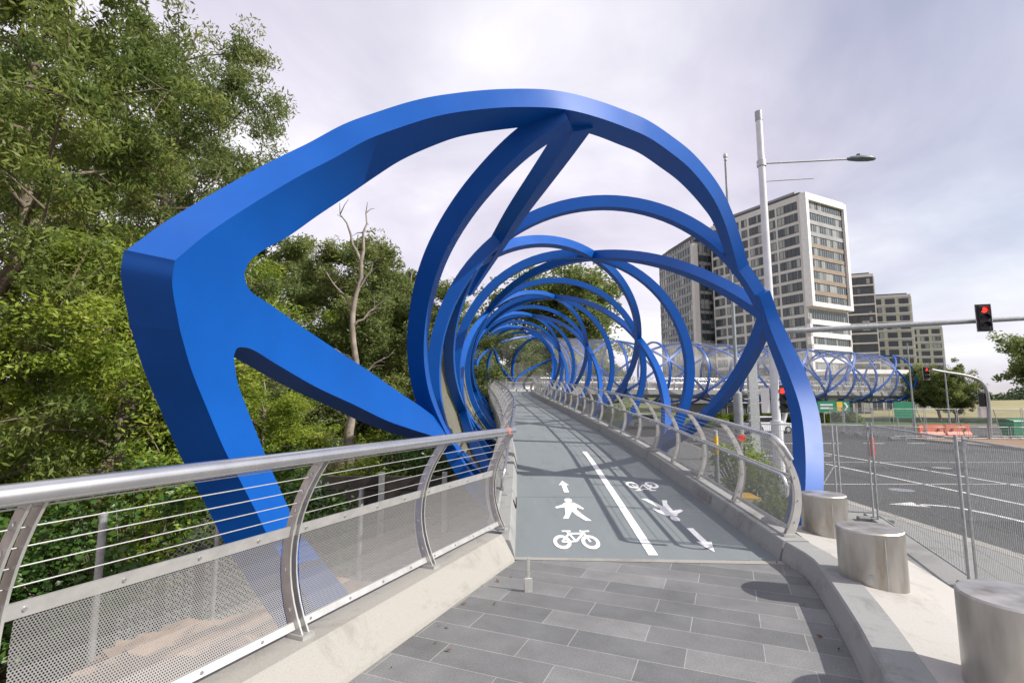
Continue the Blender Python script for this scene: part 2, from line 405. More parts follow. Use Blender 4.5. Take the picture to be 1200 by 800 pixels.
# ------------------------------------------------------------------ camera and survey helpers
CAMZ = 1.75; F = 600.0; HOR = 470.0
pitch = math.atan2(HOR - 400, F)
cd = bpy.data.cameras.new('camera'); cam = bpy.data.objects.new('camera', cd); COL.objects.link(cam)
cam.location = (0, 0, CAMZ); cam.rotation_euler = (PI / 2 + pitch, 0, 0)
cd.sensor_width = 36; cd.lens = 36 * F / 1200; cd.clip_start = .05; cd.clip_end = 6000
scene.camera = cam
def ray(x, y):
    d = ((x - 600) / F, 1.0, -(y - 400) / F); c, s_ = math.cos(pitch), math.sin(pitch)
    return Vector((d[0], d[1] * c - d[2] * s_, d[1] * s_ + d[2] * c))
def on_z(x, y, z):
    d = ray(x, y); t = (z - CAMZ) / d.z; return Vector((0, 0, CAMZ)) + d * t
def at_depth(x, y, Y):
    d = ray(x, y); return Vector((0, 0, CAMZ)) + d * (Y / d.y)
SZ = -1.10      # street level

# ------------------------------------------------------------------ curves
def catmull(ctrl, step=.12):
    P = [Vector(p) for p in ctrl]; P = [P[0] * 2 - P[1]] + P + [P[-1] * 2 - P[-2]]
    out = []
    for i in range(1, len(P) - 2):
        n = max(2, int((P[i + 1] - P[i]).length / step))
        for k in range(n):
            t = k / n; a, b, c, d = P[i - 1], P[i], P[i + 1], P[i + 2]
            out.append(.5 * ((2 * b) + (c - a) * t + (2 * a - 5 * b + 4 * c - d) * t * t + (3 * b - a - 3 * c + d) * t ** 3))
    out.append(P[-2]); return out
class Path:
    def __init__(s, ctrl):
        s.p = catmull(ctrl); s.l = [0.0]
        for a, b in zip(s.p[:-1], s.p[1:]): s.l.append(s.l[-1] + (b - a).length)
        s.L = s.l[-1]; s.l = np.array(s.l)
        s.a = np.array([tuple(q) for q in s.p])
    def pos(s, q):
        if q < 0: return s.p[0] + (s.p[1] - s.p[0]).normalized() * q
        if q > s.L: return s.p[-1] + (s.p[-1] - s.p[-2]).normalized() * (q - s.L)
        return Vector([np.interp(q, s.l, s.a[:, k]) for k in range(3)])
    def frame(s, q):
        t = (s.pos(q + .25) - s.pos(q - .25)).normalized()
        r = t.cross(Vector((0, 0, 1))).normalized(); u = r.cross(t)
        return s.pos(q), t, r, u
def sstep(x): x = min(1, max(0, x)); return x * x * (3 - 2 * x)
# ------------------------------------------------------------------ the helix bridge
DXY = [(1.50, 5.95), (1.56, 10), (1.55, 13.5), (1.28, 19), (.90, 24.5), (.38, 31.5), (.05, 38), (.25, 43), (1.8, 47.6), (5.2, 50.3), (10, 51.8), (16, 53.4), (24, 56.4), (33, 60.3), (42, 64.6), (50, 68.6), (60, 73.6)]
_flat = Path([(x, y, 0) for x, y in DXY])
def deckz(s): return 2.75 - math.log(1 + math.exp((2.75 - .07 * s) * 4)) / 4
_ss = np.linspace(0, _flat.L, 140)
DECK = Path([(_flat.pos(s).x, _flat.pos(s).y, deckz(s)) for s in _ss])
DL = DECK.L
TUBE_END = 78.0
bridge = thing('helix_bridge', 'blue steel double helix footbridge spiralling away around a grey deck', 'footbridge', (1.5, 6, 0))

def hframe(s):
    p, t, r, u = DECK.frame(s); r = Vector((r.x, r.y, 0)).normalized(); return p, t, r
HW = 1.47
def deck_pt(v, u, z=.004):        # v metres along the deck from its start, u metres right of the centre
    p, t, r = hframe(v); return p + r * u + Vector((0, 0, z))
svals = list(np.arange(0, DL, .6)) + [DL]
mb = MB()
for a, b in zip(svals[:-1], svals[1:]):
    mb.quad(deck_pt(a, -HW, 0), deck_pt(a, HW, 0), deck_pt(b, HW, 0), deck_pt(b, -HW, 0), [(a, 0), (a, 2 * HW), (b, 2 * HW), (b, 0)])
deck = mb.build('deck', M['deck'], bridge)
mb = MB(); rings = []
for s in svals:
    p, t, r = hframe(s)
    rings.append([p + r * x + Vector((0, 0, z)) for x, z in ((-1.79, -.02), (-1.79, -.30), (-.8, -.62), (.8, -.62), (1.79, -.30), (1.79, -.02))])
mb.strip(rings, crisp=True); mb.build('deck_slab', vary('slab_steel', (.16, .165, .17), (.22, .225, .23), 1, .6), bridge)
def kerb(side):
    mb = MB(); rings = []
    for s in svals:
        p, t, r = hframe(s)
        rings.append([p + r * (side * x) + Vector((0, 0, z)) for x, z in ((1.465, -.01), (1.48, .06), (1.52, .19), (1.535, .205), (1.80, .205), (1.815, .19), (1.815, -.31))])
    mb.strip(rings if side > 0 else [r[::-1] for r in rings], crisp=True)
    e = rings[0]; mb.add(e, [tuple(range(len(e)))])
    return mb.build('kerb', M['kerbg'], bridge)
kerb(1); kerb(-1)
# cover plate let into the right kerb face
def kp(v, x, z):
    p, t, r = hframe(v); return p + r * x + Vector((0, 0, z))
MB().quad(kp(2.1, 1.470, .05), kp(2.9, 1.470, .05), kp(2.9, 1.506, .17), kp(2.1, 1.506, .17)).build('cover_plate', M['footpath'], bridge)

# ---- painted markings, in metres on the deck
def mark(name, polys, v0, u0, su=1, sv=1, flip=1):
    mb = MB()
    for q in polys:
        pts = [deck_pt(v0 + flip * b * sv, u0 + flip * a * su, .005) for a, b in q]
        mb.add(pts, [tuple(range(len(pts)))])
    return mb.build(name, M['deckpaint'], deck)
def ringpoly(cx, cy, r0, r1, n=24, rx=1, ry=1):
    return [[(cx + rx * r * math.cos(a), cy + ry * r * math.sin(a)) for r, a in ((r0, 2 * PI * i / n), (r1, 2 * PI * i / n), (r1, 2 * PI * (i + 1) / n), (r0, 2 * PI * (i + 1) / n))] for i in range(n)]
def bar(a, b, w):
    a = Vector(a); b = Vector(b); d = (b - a).normalized(); n = Vector((-d.y, d.x)) * w / 2
    return [tuple(a - n), tuple(b - n), tuple(b + n), tuple(a + n)]
bike = ringpoly(-.165, 0, .062, .105) + ringpoly(.165, 0, .062, .105)
bike += [bar((-.165, 0), (-.06, .13), .026), bar((-.165, 0), (.0, .01), .026), bar((.0, .01), (-.08, .17), .028), bar((-.07, .13), (.11, .135), .028), bar((.0, .01), (.12, .14), .028), bar((.165, 0), (.115, .165), .026),
         bar((-.14, .172), (-.03, .172), .026), bar((.10, .165), (.20, .175), .026), bar((.10, .165), (.085, .185), .03)]
walk = [[(-.02, .40), (.05, .40), (.085, .44), (.085, .48), (.05, .51), (-.01, .51), (-.045, .48), (-.045, .44)],
        [(-.06, .395), (.10, .395), (.17, .33), (.235, .235), (.20, .215), (.12, .27), (.10, .20), (.0, .17), (-.09, .17), (-.08, .27), (-.22, .24), (-.24, .275), (-.10, .345)],
        [(-.09, .175), (.02, .175), (-.02, .10), (-.075, 0), (-.16, 0), (-.10, .10)],
        [(-.0, .195), (.105, .205), (.17, .09), (.265, -.045), (.175, -.045), (.07, .07)]]
arrow = [[(-.05, 0), (.05, 0), (.05, .3), (-.05, .3)], [(-.11, .3), (.11, .3), (0, .5)]]
C5 = 5.95
mark('bicycle_symbol', bike, 6.5 - C5, -.72, 1.05, 2.35)
mark('pedestrian_symbol', walk, 7.45 - C5, -.66, .92, 2.15)
mark('arrow_symbol', arrow, 8.95 - C5, -.62, .85, 1.75)
mark('bicycle_symbol', bike, 9.5 - C5, .79, 1.05, 2.35, -1)
mark('pedestrian_symbol', walk, 8.45 - C5, .79, .92, 2.15, -1)
mark('arrow_symbol', arrow, 7.05 - C5, .84, .85, 1.75, -1)
mb = MB()
for k in range(14):
    a, b = .12 + k * .5, .12 + (k + 1) * .5
    ua, ub = .05 + .02 * a, .05 + .02 * b; mb.quad(deck_pt(a, ua, .005), deck_pt(a, ua + .11, .005), deck_pt(b, ub + .11, .005), deck_pt(b, ub, .005))
mb.build('centre_line', M['deckpaint'], deck)
for k in range(1, 14):   # coating joints across the deck
    v = 2.3 * k + .4
    MB().quad(deck_pt(v, -HW, .003), deck_pt(v, HW, .003), deck_pt(v + .012, HW, .003), deck_pt(v + .012, -HW, .003)).build('joint', M['darkpole'], deck)

# ---- tube axis: centre line of the helices
def axis(Y): return Vector((1.885 - .019 * Y, Y, 1.56 + .074 * Y))
TC = [tuple(axis(y)) for y in (4.82, 9.2, 13.58, 17.96)] + [(1.32, 22.34, 3.24), (1.02, 26.72, 3.58), (.70, 31, 3.88), (.38, 36, 4.18), (.25, 40, 4.40), (.65, 44, 4.58)]
for s in np.linspace(44.5, DL, 16): p = DECK.pos(s); TC.append((p.x, p.y, p.z + 1.98 - .0))
TUBE = Path(TC); TL = TUBE.L
PITCH_ = 4.40; TH0 = 10.0
NH = int((TL - 6) / PITCH_)
def tpt(s, th, R=3.0):
    p, t, r, u = TUBE.frame(s); a = R_(th); o = r * math.sin(a) + u * math.cos(a)
    return p + o * R, o
def arc_ribbon(mb, fn, n, w, t, R=3.0):
    P, O = [], []
    for i in range(n + 1):
        s, th, *rr = fn(i / n); p, o = tpt(s, th, rr[0] if rr else R); P.append(p); O.append(o)
    return mb.ribbon(P, O, w, t)
# hoops (each one welded ring)
for k in range(1, NH + 1):
    s = PITCH_ * k
    a0, a1 = (-190, 72) if k == 1 else (-180, 180)
    n = 72 if k < 6 else 44
    arc_ribbon(MB(), lambda q: (s, a0 + (a1 - a0) * q), n, .23 if k < 3 else .19, .215 if k < 3 else .18, 3.0 + .1075).build('hoop', M['blue'], bridge)
# helix strands: three of each hand, each a continuous box section
for j in range(3):
    for hand in (1, -1):
        k0 = 1
        s0, s1 = PITCH_ * k0, PITCH_ * NH
        fn = lambda q: (s0 + (s1 - s0) * q, TH0 + 120 * j + hand * 60 * (s0 + (s1 - s0) * q) / PITCH_)
        n = int((s1 - s0) / .22); tp = [1 - .2 * sstep((i * .22 - 3) / 8) for i in range(n + 1)]
        arc_ribbon(MB(), fn, n, [.23 * q for q in tp], [(.203 if hand > 0 else .227) * q for q in tp], 3.0 + .1075).build('helix_strand', M['blue'], bridge)

# ---- entry portal: Y plate on the left, arch over the deck, leg down on the right
def flare(th, Y):
    g = sstep((-8 - th) / 66) if th > -150 else 0
    h = 1 - sstep((Y - 3.2) / 6.0) if Y > 3.2 else 1
    h = h * (1 + .0 * Y)
    return 3.0 + 1.0 * g * h
def on_flare(x, y):
    d = ray(x, y); prev = None; t = .6
    while t < 22:
        p = Vector((0, 0, CAMZ)) + d * t; a = axis(p.y)
        th = math.degrees(math.atan2(p.x - a.x, p.z - a.z)); v = math.hypot(p.x - a.x, p.z - a.z) - flare(th, p.y)
        if prev is not None and prev[1] < 0 <= v:
            lo, hi = prev[0], t
            q = lo + (hi - lo) * (-prev[1]) / (v - prev[1]); return Vector((0, 0, CAMZ)) + d * q
        prev = (t, v); t += .01
    return Vector((0, 0, CAMZ)) + d * 6
def outv(p): a = axis(p.y); o = Vector((p.x - a.x, 0, p.z - a.z)); return o.normalized()
def resample(pairs, n):
    P = [Vector((a[0], a[1], 0)) for a, b in pairs]; Q = [Vector((b[0], b[1], 0)) for a, b in pairs]
    A, B = catmull(P, 4), None
    # same parameter for both edges
    def cr(pts, q):
        x = q * (len(pts) - 1); i = min(int(x), len(pts) - 2); t = x - i
        g = lambda k: pts[k] if 0 <= k < len(pts) else (pts[0] * 2 - pts[1] if k < 0 else pts[-1] * 2 - pts[-2])
        a, b, c, d = g(i - 1), g(i), g(i + 1), g(i + 2)
        return .5 * ((2 * b) + (c - a) * t + (2 * a - 5 * b + 4 * c - d) * t * t + (3 * b - a - 3 * c + d) * t ** 3)
    return [(cr(P, i / n), cr(Q, i / n)) for i in range(n + 1)]
def plate(mb, pairs, n, thick, side_a=True, side_b=True, end=True, smooth_it=0):
    """loft between two edges lying on the flared tube, thickened outward"""
    pr = resample(pairs, n); m = 8
    th = [thick(i / n) for i in range(n + 1)]
    In = [[on_flare(a.x + (b.x - a.x) * j / m, a.y + (b.y - a.y) * j / m) for j in range(m + 1)] for a, b in pr]
    for _ in range(smooth_it):
        for j in range(m + 1):
            c = [r[j] for r in In]
            for i in range(1, n): In[i][j] = (c[i - 1] + c[i] * 2 + c[i + 1]) / 4
    Ou = [[p + outv(p) * t for p in r] for r, t in zip(In, th)]
    mb.strip(In); mb.strip([r[::-1] for r in Ou])
    A, B, Ao, Bo = [r[0] for r in In], [r[-1] for r in In], [r[0] for r in Ou], [r[-1] for r in Ou]
    def band(X, Y): mb.strip([[x, y] for x, y in zip(X, Y)])
    if side_a: band(Ao, A)
    if side_b: band(B, Bo)
    if end: mb.add(In[-1] + Ou[-1][::-1], [tuple(range(2 * m + 2))])
    return A, B
mb = MB()
CE = (246, 348)           # centre of the Y in the plate
arch = [((866, 318), (858, 322)), ((851, 266), (838, 266)), ((835, 231), (822, 241)), ((810, 199), (797, 214)), ((785, 178), (772, 195)), ((760, 161), (748, 179)), ((735, 150), (724, 169)), ((705, 139), (698, 159)), ((672, 130), (668, 151)), ((640, 126), (636, 148)), ((590, 126), (588, 152)),
        ((540, 131), (540, 160)), ((505, 138), (505, 172)), ((467, 150), (470, 188)), ((430, 164), (440, 207)), ((392, 185), (408, 229)), ((355, 204), (372, 253)), ((317, 226), (338, 277)), ((280, 249), (309, 293)), ((240, 276), (292, 307)), ((205, 305), (286, 322))]
tA = lambda q: .228 + .085 * max(0, (q - .5) / .5) ** 1.3
plate(mb, arch, 120, tA, end=False)
leg = [((203, 352), (285, 330)), ((211, 387), (274, 417)), ((224, 432), (278, 446)), ((242, 477), (290, 480)), ((261, 522), (303, 513)), ((280, 560), (319, 552)), ((299, 597), (335, 588)), ((314, 627), (349, 618)), ((345, 676), (384, 664)), ((375, 721), (416, 704)), ((415, 783), (458, 765)), ((455, 845), (500, 826))]
for pr_, sb in (([((205, 305), (286, 322)), ((202, 335), (280, 370)), ((211, 387), (274, 417))], False), (leg[1:], True)):
    plate(mb, pr_, 16 if not sb else 56, lambda q: .33, side_b=sb, end=sb)
strut = [((286, 322), (274, 417)), ((289, 333), (278, 408)), ((297, 344), (287, 407)), ((317, 357), (299, 411)), ((347, 378), (325, 427)), ((390, 407), (370, 453)), ((430, 433), (415, 474)), ((467, 459), (452, 492)), ((490, 474), (480, 502)), ((512, 490), (508, 511)), ((530, 503), (533, 521))]
plate(mb, strut, 60, lambda q: .33 - .09 * q, end=True)
# right leg, from the first right node down to the footing
lp = [(PITCH_ - .12, 62), (PITCH_ - .03, 69), (PITCH_ - .03, 75), (PITCH_ - .12, 84), (PITCH_ - .3, 94), (PITCH_ - .6, 104), (PITCH_ - .95, 114), (PITCH_ - 1.35, 124), (PITCH_ - 1.8, 134), (PITCH_ - 2.2, 142)]
PP = catmull([Vector((a, b, 0)) for a, b in lp], 1.0)
tl = [.21 + .11 * sstep(i / len(PP) * 2.2) for i in range(len(PP))]
P_, O_ = zip(*[tpt(q.x, q.y, 3.002 + t_ / 2 + .17 * sstep((q.y - 75) / 30)) for q, t_ in zip(PP, tl)])
mb.ribbon(P_, O_, [.27 + .05 * i / len(P_) for i in range(len(P_))], tl)
# swept back strand from the crown to the left node
def on_tube(x, y):
    d = ray(x, y); o = Vector((0, 0, CAMZ)); lo, hi = .5, 25.0
    f = lambda t: (lambda p, a: math.hypot(p.x - a.x, p.z - a.z) - 3.0)(o + d * t, axis((o + d * t).y))
    for _ in range(50):
        m_ = (lo + hi) / 2
        if f(m_) < 0: lo = m_
        else: hi = m_
    return o + d * lo
for cl_, w_b, t_b in (([(668, 146), (648, 158), (622, 174), (597, 198), (568, 229), (543, 263), (522, 301), (507, 346), (499, 400), (503, 450), (517, 490), (532, 519), (560, 548)], .27, .236),
                      ([(684, 152), (662, 184), (636, 220), (610, 256), (588, 291), (568, 322), (553, 345)], .25, .246)):
    P_ = catmull([on_tube(*q) for q in cl_], .08)
    for _ in range(12): P_[1:-1] = [(P_[i - 1] + P_[i] * 2 + P_[i + 1]) / 4 for i in range(1, len(P_) - 1)]
    O_ = [outv(p) for p in P_]
    mb.ribbon([p + o * t_b / 2 for p, o in zip(P_, O_)], O_, w_b, t_b)
portal = mb.build('portal_arch', M['blue'], bridge)
# ---- woven steel screens between the hoops
def screen(s0, s1, a0, a1, mat, R=3.262):
    mb = MB(); n = max(2, int((s1 - s0) / .8)); m = max(3, int(abs(a1 - a0) / 9))
    mb.strip([[tpt(s0 + (s1 - s0) * i / n, a0 + (a1 - a0) * j / m, R)[0] for j in range(m + 1)] for i in range(n + 1)])
    return mb.build('mesh_screen', mat, bridge)
for k in range(1, 7):
    screen(PITCH_ * k + .14, PITCH_ * (k + 1) - .14, -138, -52 if k > 3 else -80, M['netbeige'])
for k in range(5, 7):
    screen(PITCH_ * k + .14, PITCH_ * (k + 1) - .14, 60, 128, M['net'])
for k in range(9, NH - 1):
    screen(PITCH_ * k + .14, PITCH_ * (k + 1) - .14, -172, -8, M['net']); screen(PITCH_ * k + .14, PITCH_ * (k + 1) - .14, 8, 172, M['net'])
# piers under the span
def gz(x, y): return terrain(x, y)

# ------------------------------------------------------------------ railings
def prof(h): return .5675 * h - .615 * h * h        # outward bulge of a post at height h
def post_mesh(name, mat, H=1.12, w0=.092, w1=.055, gap=.019, th=.012):
    mb = MB(); n = 12
    for sd in (-1, 1):
        rings = []
        for i in range(n + 1):
            h = H * i / n; w = w0 + (w1 - w0) * i / n; dx = .5675 - 1.23 * h; L_ = math.hypot(1, dx); nx, nz = 1 / L_, -dx / L_
            x = prof(h); y0 = sd * (gap + th / 2) - th / 2
            rings.append([(x - nx * w / 2, y0, h - nz * w / 2), (x + nx * w / 2, y0, h + nz * w / 2), (x + nx * w / 2, y0 + th, h + nz * w / 2), (x - nx * w / 2, y0 + th, h - nz * w / 2)])
        mb.strip(rings, closed=True, crisp=True); mb.add(rings[0], [(3, 2, 1, 0)]); mb.add(rings[-1], [(0, 1, 2, 3)])
    mb.box((0, 0, .012), (.135, .10, .024))                        # base plate
    for h in (.16, .4, .66, .78, .9, 1.02):                        # bolts
        for sd in (-1, 1): mb.box((prof(h), sd * (gap + th + .004), h), (.018, .010, .018))
    o = mb.build(name, mat, None); me = o.data; bpy.data.objects.remove(o); return me
POST = post_mesh('post', M['steel'])
def railing(label, g, s0, s1, n, rail_r=.03, cables=5, inner=True, hooks=True, coarse=None, base=(0, 0, 0), top_ends=None):
    root = thing('railing', label, 'railing', base)
    S = [s0 + (s1 - s0) * i / n for i in range(n + 1)]
    for s in S:
        p, o, t = g(s)
        ob = link('post', POST, root); ob.location = p - OFF[root]; ob.rotation_euler = (0, 0, math.atan2(o.y, o.x))
    def at(s, h, dx=0): p, o, t = g(s); return p + o * (prof(h) + dx) + Vector((0, 0, h))
    fine = list(np.linspace(s0, s1, n * 3 + 1))
    H = 1.14
    top = [at(s, H) for s in fine]
    if top_ends:
        a, b = top_ends
        if a: top = [at(s0 - d, H - z) for d, z in ((.13, .26), (.14, .12), (.11, .03), (.05, 0))] + top
    MB().tube(top, rail_r, 12).build('handrail', M['tubesteel'], root)
    if inner:
        lo = [at(s, .70, -.17) for s in fine]
        if hooks:
            lo = [at(s0 - d, .70 - z, -.17 + q) for d, z, q in ((-.05, .27, .06), (.04, .27, 0), (.12, .20, 0), (.14, .11, 0), (.11, .03, 0), (.05, 0, 0))] + lo
        MB().tube(lo, .02, 8).build('lower_handrail', M['tubesteel'], root)
        for s in S: MB().tube([at(s, .66, -.05), at(s, .66, -.17), at(s, .685, -.17)], .008, 5).build('bracket', M['steel'], root)
    for k in range(cables):
        h = .74 + .34 * k / max(1, cables - 1)
        MB().tube([at(s, h) for s in fine], .0034, 5).build('cable', M['steel'], root)
    for h0, h1, nm in ((.605, .672, 'panel_rail'), (.05, .09, 'panel_rail')):
        mb = MB(); rr = []
        for s in fine: rr.append([at(s, h0, -.012), at(s, h1, -.012), at(s, h1, .006), at(s, h0, .006)])
        mb.strip(rr, closed=True, crisp=True); mb.add(rr[0], [(0, 1, 2, 3)]); mb.add(rr[-1], [(3, 2, 1, 0)])
        mb.build(nm, M['steel'], root)
    mb = MB()
    hs = list(np.linspace(.09, .605, 6)); L0 = 0
    for i in range(n):
        mb = MB(); a, b = S[i] + .05 * (s1 - s0) / n, S[i + 1] - .05 * (s1 - s0) / n
        d = (at(b, .3) - at(a, .3)).length
        for h0, h1 in zip(hs[:-1], hs[1:]):
            mb.quad(at(a, h0, -.003), at(b, h0, -.003), at(b, h1, -.003), at(a, h1, -.003), [(0, h0), (d, h0), (d, h1), (0, h1)])
        mb.build('mesh_panel', M['perf'], root)
    return root, at
def side_g(side):
    def g(s):
        p, t, r = hframe(s); o = r * side; return p + o * 1.67 + Vector((0, 0, .205)), o, t
    return g
nb = int(DL / 1.5)
rail_r_, atR = railing('curved steel railing along the right kerb of the bridge deck, beside the road', side_g(1), .18, .18 + nb * 1.47, nb, base=(3.2, 6, 0), top_ends=(1, 0))
rail_l_, atL = railing('curved steel railing along the left kerb of the bridge deck, beside the trees', side_g(-1), .55, .55 + (nb - 1) * 1.47, nb - 1, base=(-.2, 6, 0), top_ends=(0, 0))
# landing railing, running from beside the camera up to the bridge
LP0 = Vector((-.735, 4.83, .265)); LD = Vector((.407, .914, 0))
LO = Vector((-.914, .407, 0))
def landing_g(s): return LP0 + LD * s, LO, LD
rail_a_, atA = railing('wide handrail and perforated panels on the pale kerb nearest the camera', landing_g, -4.5, 1.5, 4, rail_r=.044, inner=False, base=(-1.3, 3.4, 0))
a, b = atA(1.28, 1.14), atA(1.33, 1.14)
MB().tube([a, b], .0458, 12).build('tape_band', M['terracotta'], rail_a_)
for s in np.arange(-2.9, 1.45, .375):
    for h in (.07, .638):
        p = atA(s, h, -.013); MB().tube([p, p - LO * .006], .009, 8).build('screw', M['tubesteel'], rail_a_)
# ------------------------------------------------------------------ ground, landing, streets
def terrain(x, y):
    z = -1.30
    z -= 1.5 * sstep((-1.8 - x) / 7) * (1 - .3 * sstep((y - 30) / 40))
    d = math.hypot(x, y)
    z += 10 * sstep((y - 130) / 420) * (.5 + .5 * sstep((x + 50) / 200)) + 2.5 * sstep((d - 500) / 900)
    z += .10 * math.sin(x * .7 + 1.3 * math.sin(y * .4)) * sstep((-2.5 - x) / 3)
    return z
def grid_coords(lo, hi, near, step):
    c = [near[0] + i * step for i in range(int((near[1] - near[0]) / step) + 1)]
    v, st = c[-1], step
    while v < hi: st *= 1.28; v += st; c.append(v)
    v, st = c[0], step
    while v > lo: st *= 1.28; v -= st; c.insert(0, v)
    return c
gx = grid_coords(-1800, 2200, (-22, 6), .7); gy = grid_coords(-400, 3200, (-6, 30), .8)
mb = MB(); nx = len(gx)
mb.add([(x, y, terrain(x, y)) for y in gy for x in gx], [(j * nx + i, j * nx + i + 1, (j + 1) * nx + i + 1, (j + 1) * nx + i) for j in range(len(gy) - 1) for i in range(nx - 1)], smooth=True)
structure('ground', mb, M['ground'])

# landing pavement: a strip aimed at the bridge, joined to its first edge
def lk(Y): return -1.0 + (Y - 3.5) * .432            # left foot of the pale kerb
RK = [(.93, -.2), (1.53, 1.6), (2.00, 2.95), (2.40, 3.9), (2.75, 4.8), (2.92, 5.3), (2.96, 5.65), (2.97, 5.93)]
mb = MB()
Lpts = [(lk(y), y) for y in (-1.5, 0, 1.5, 3, 4.5, 5.95)]
poly = Lpts[::-1] + [(.4, -1.5)] + RK
c_, s_ = .42 / 1.0846, 1 / 1.0846
def puv(x, y): return (x * s_ - y * c_ + .35, x * c_ + y * s_)
mb.add([(x, y, 0) for x, y in poly], [tuple(range(len(poly)))], [[puv(x, y) for x, y in poly]])
o = structure('pavement', mb, M['pavers'])
if o.data.polygons[0].normal.z < 0: o.data.flip_normals()
# pale threshold strip at the foot of the bridge
structure('threshold_strip', MB().add([(.01, 5.94, .004), (2.955, 5.76, .004), (2.96, 5.88, .004), (.03, 6.03, .004)], [(0, 1, 2, 3)]), M['kerbc'])
# the pale kerb wall under the landing railing
def prof_wall(mb, line, prof_, outward):
    rings = []
    for i, p in enumerate(line):
        a = Vector(line[max(i - 1, 0)]); b = Vector(line[min(i + 1, len(line) - 1)]); d = (b - a); d.normalize()
        o = Vector((d.y, -d.x)) * outward
        rings.append([(p[0] + o.x * x, p[1] + o.y * x, z) for x, z in prof_])
    if outward > 0: rings = [r[::-1] for r in rings]
    mb.strip(rings, crisp=True, smooth=True)
    for r in (rings[0], rings[-1]): mb.add(r, [tuple(range(len(r)))])
    return mb
w = thing('kerb_wall', 'pale concrete kerb wall under the landing railing on the left', 'kerb wall', (-1, 3.5, 0))
prof_wall(MB(), [(lk(y), y) for y in (-1.5, .5, 2.5, 4.2, 5.9)], ((0, -.02), (.015, .03), (.15, .25), (.17, .265), (.50, .265), (.52, .245), (.52, -2.3)), -1).build('concrete_body', M['kerbc'], w)
w = thing('kerb_wall', 'grey concrete kerb curving along the right edge of the paving', 'kerb wall', (2.4, 4, 0))
RKd = [(p.x, p.y) for p in catmull([Vector((x, y, 0)) for x, y in RK[:-1] + [(2.972, 5.9)]], .2)]
prof_wall(MB(), RKd, ((0, -.02), (.015, .06), (.055, .19), (.07, .205), (.30, .205), (.315, .19), (.315, -.2)), 1).build('concrete_body', M['kerbg'], w)
# sloped apron carrying the drums
outer = [(p[0] + .30, p[1] - .06) for p in RKd] + [(3.45, 6.6)]
edge = [(2.35, -.8), (2.95, .8), (3.35, 2.4), (3.78, 3.9), (4.12, 5.0), (4.45, 6.2), (4.75, 7.6)]
mb = MB()
E_ = [(p.x, p.y) for p in catmull([Vector((x, y, 0)) for x, y in edge], .3)]
n = 24
def samp(L_, q): x = q * (len(L_) - 1); i = min(int(x), len(L_) - 2); t = x - i; return (L_[i][0] * (1 - t) + L_[i + 1][0] * t, L_[i][1] * (1 - t) + L_[i + 1][1] * t)
rings = []
for i in range(n + 1):
    a = samp(outer, i / n); b = samp(E_, i / n); rings.append([(a[0], a[1], .198), ((a[0] * .5 + b[0] * .5), (a[1] + b[1]) / 2, .125), (b[0], b[1], .01), (b[0] + .03, b[1], -.02), (b[0] + .03, b[1], -1.2)])
mb.strip(rings, crisp=True); mb.add(rings[-1], [tuple(range(5))])
w = thing('concrete_apron', 'pale sloping concrete apron under the three steel drums', 'apron', (3, 3, 0)); mb.build('concrete_body', M['plinth'], w)

# streets
def kx(Y): return 9.15 + .03 * (Y - 9) + .055 * max(0, Y - 14) + .0016 * max(0, Y - 14) ** 2
ys = list(range(-30, 42, 2))
mb = MB()
for a, b in zip(ys[:-1], ys[1:]):
    mb.quad((3.0, a, SZ + .13), (kx(a) - .32, a, SZ + .13), (kx(b) - .32, b, SZ + .13), (3.0, b, SZ + .13))
structure('footpath', mb, M['footpath'])
mb = MB(); rr = []
for y in ys: x = kx(y); rr.append([(x - .32, y, SZ + .134), (x - .03, y, SZ + .134), (x, y, SZ + .11), (x, y, SZ - .02)])
structure('kerb', mb.strip(rr, crisp=True), M['kerbc'])
mb = MB()
mb.add([(8.2, -40, SZ), (30, -40, SZ), (30, 39, SZ), (140, 39, SZ), (140, 59.5, SZ), (4, 59.5, SZ), (4, 39, SZ), (8.2, 39, SZ)], [tuple(range(8))])
structure('road', mb, M['asphalt'])
mb = MB()
for x, y, w_, l_ in ((10.8, 9.5, 1.6, 3.2), (14.8, 21.5, 5.0, 1.3), (19.2, 13.5, 1.1, 7.5), (24.5, 29, 3.2, 2.0), (12.2, 33, 2.2, 5)):
    mb.quad((x, y, SZ + .003), (x + w_, y + .05, SZ + .003), (x + w_ - .04, y + l_, SZ + .003), (x + .03, y + l_ + .04, SZ + .003))
structure('road_patch', mb, M['newtar'])
for x, y in ((12.6, 17.0), (18.5, 22.5)):
    mb = MB(); mb.lathe([(.36, SZ + .006), (.30, SZ + .008), (.001, SZ + .008)], (x, y, 0), 24, smooth=False); structure('manhole_cover', mb, M['darkpole'])
mb = MB(); Z = SZ + .004
for a, b in zip(ys[:-1], ys[1:]):
    if a >= 38: continue
    mb.quad((kx(a) + .14, a, Z), (kx(a) + .26, a, Z), (kx(b) + .26, b, Z), (kx(b) + .14, b, Z))
structure('kerbside_line', mb, M['yellowline'])
mb = MB()
def line(x0, y0, x1, y1, w=.12):
    d = Vector((x1 - x0, y1 - y0)).normalized(); nn = Vector((-d.y, d.x)) * w / 2
    mb.quad((x0 - nn.x, y0 - nn.y, Z), (x1 - nn.x, y1 - nn.y, Z), (x1 + nn.x, y1 + nn.y, Z), (x0 + nn.x, y0 + nn.y, Z))
line(17.0, -10, 17.3, 30, .14); line(13.6, -10, 14.4, 24, .14)
for k in range(5): line(24.2, -8 + k * 3.0, 24.25, -6.6 + k * 3.0)
line(10.6, 24.6, 29.5, 24.6, .08); line(10.0, 18.2, 29.5, 18.2, .08); line(10.9, 27.5, 16.8, 27.5, .2)
for k in range(7): line(12 + 3 * k, 35.5, 13.4 + 3 * k, 35.5, .3)
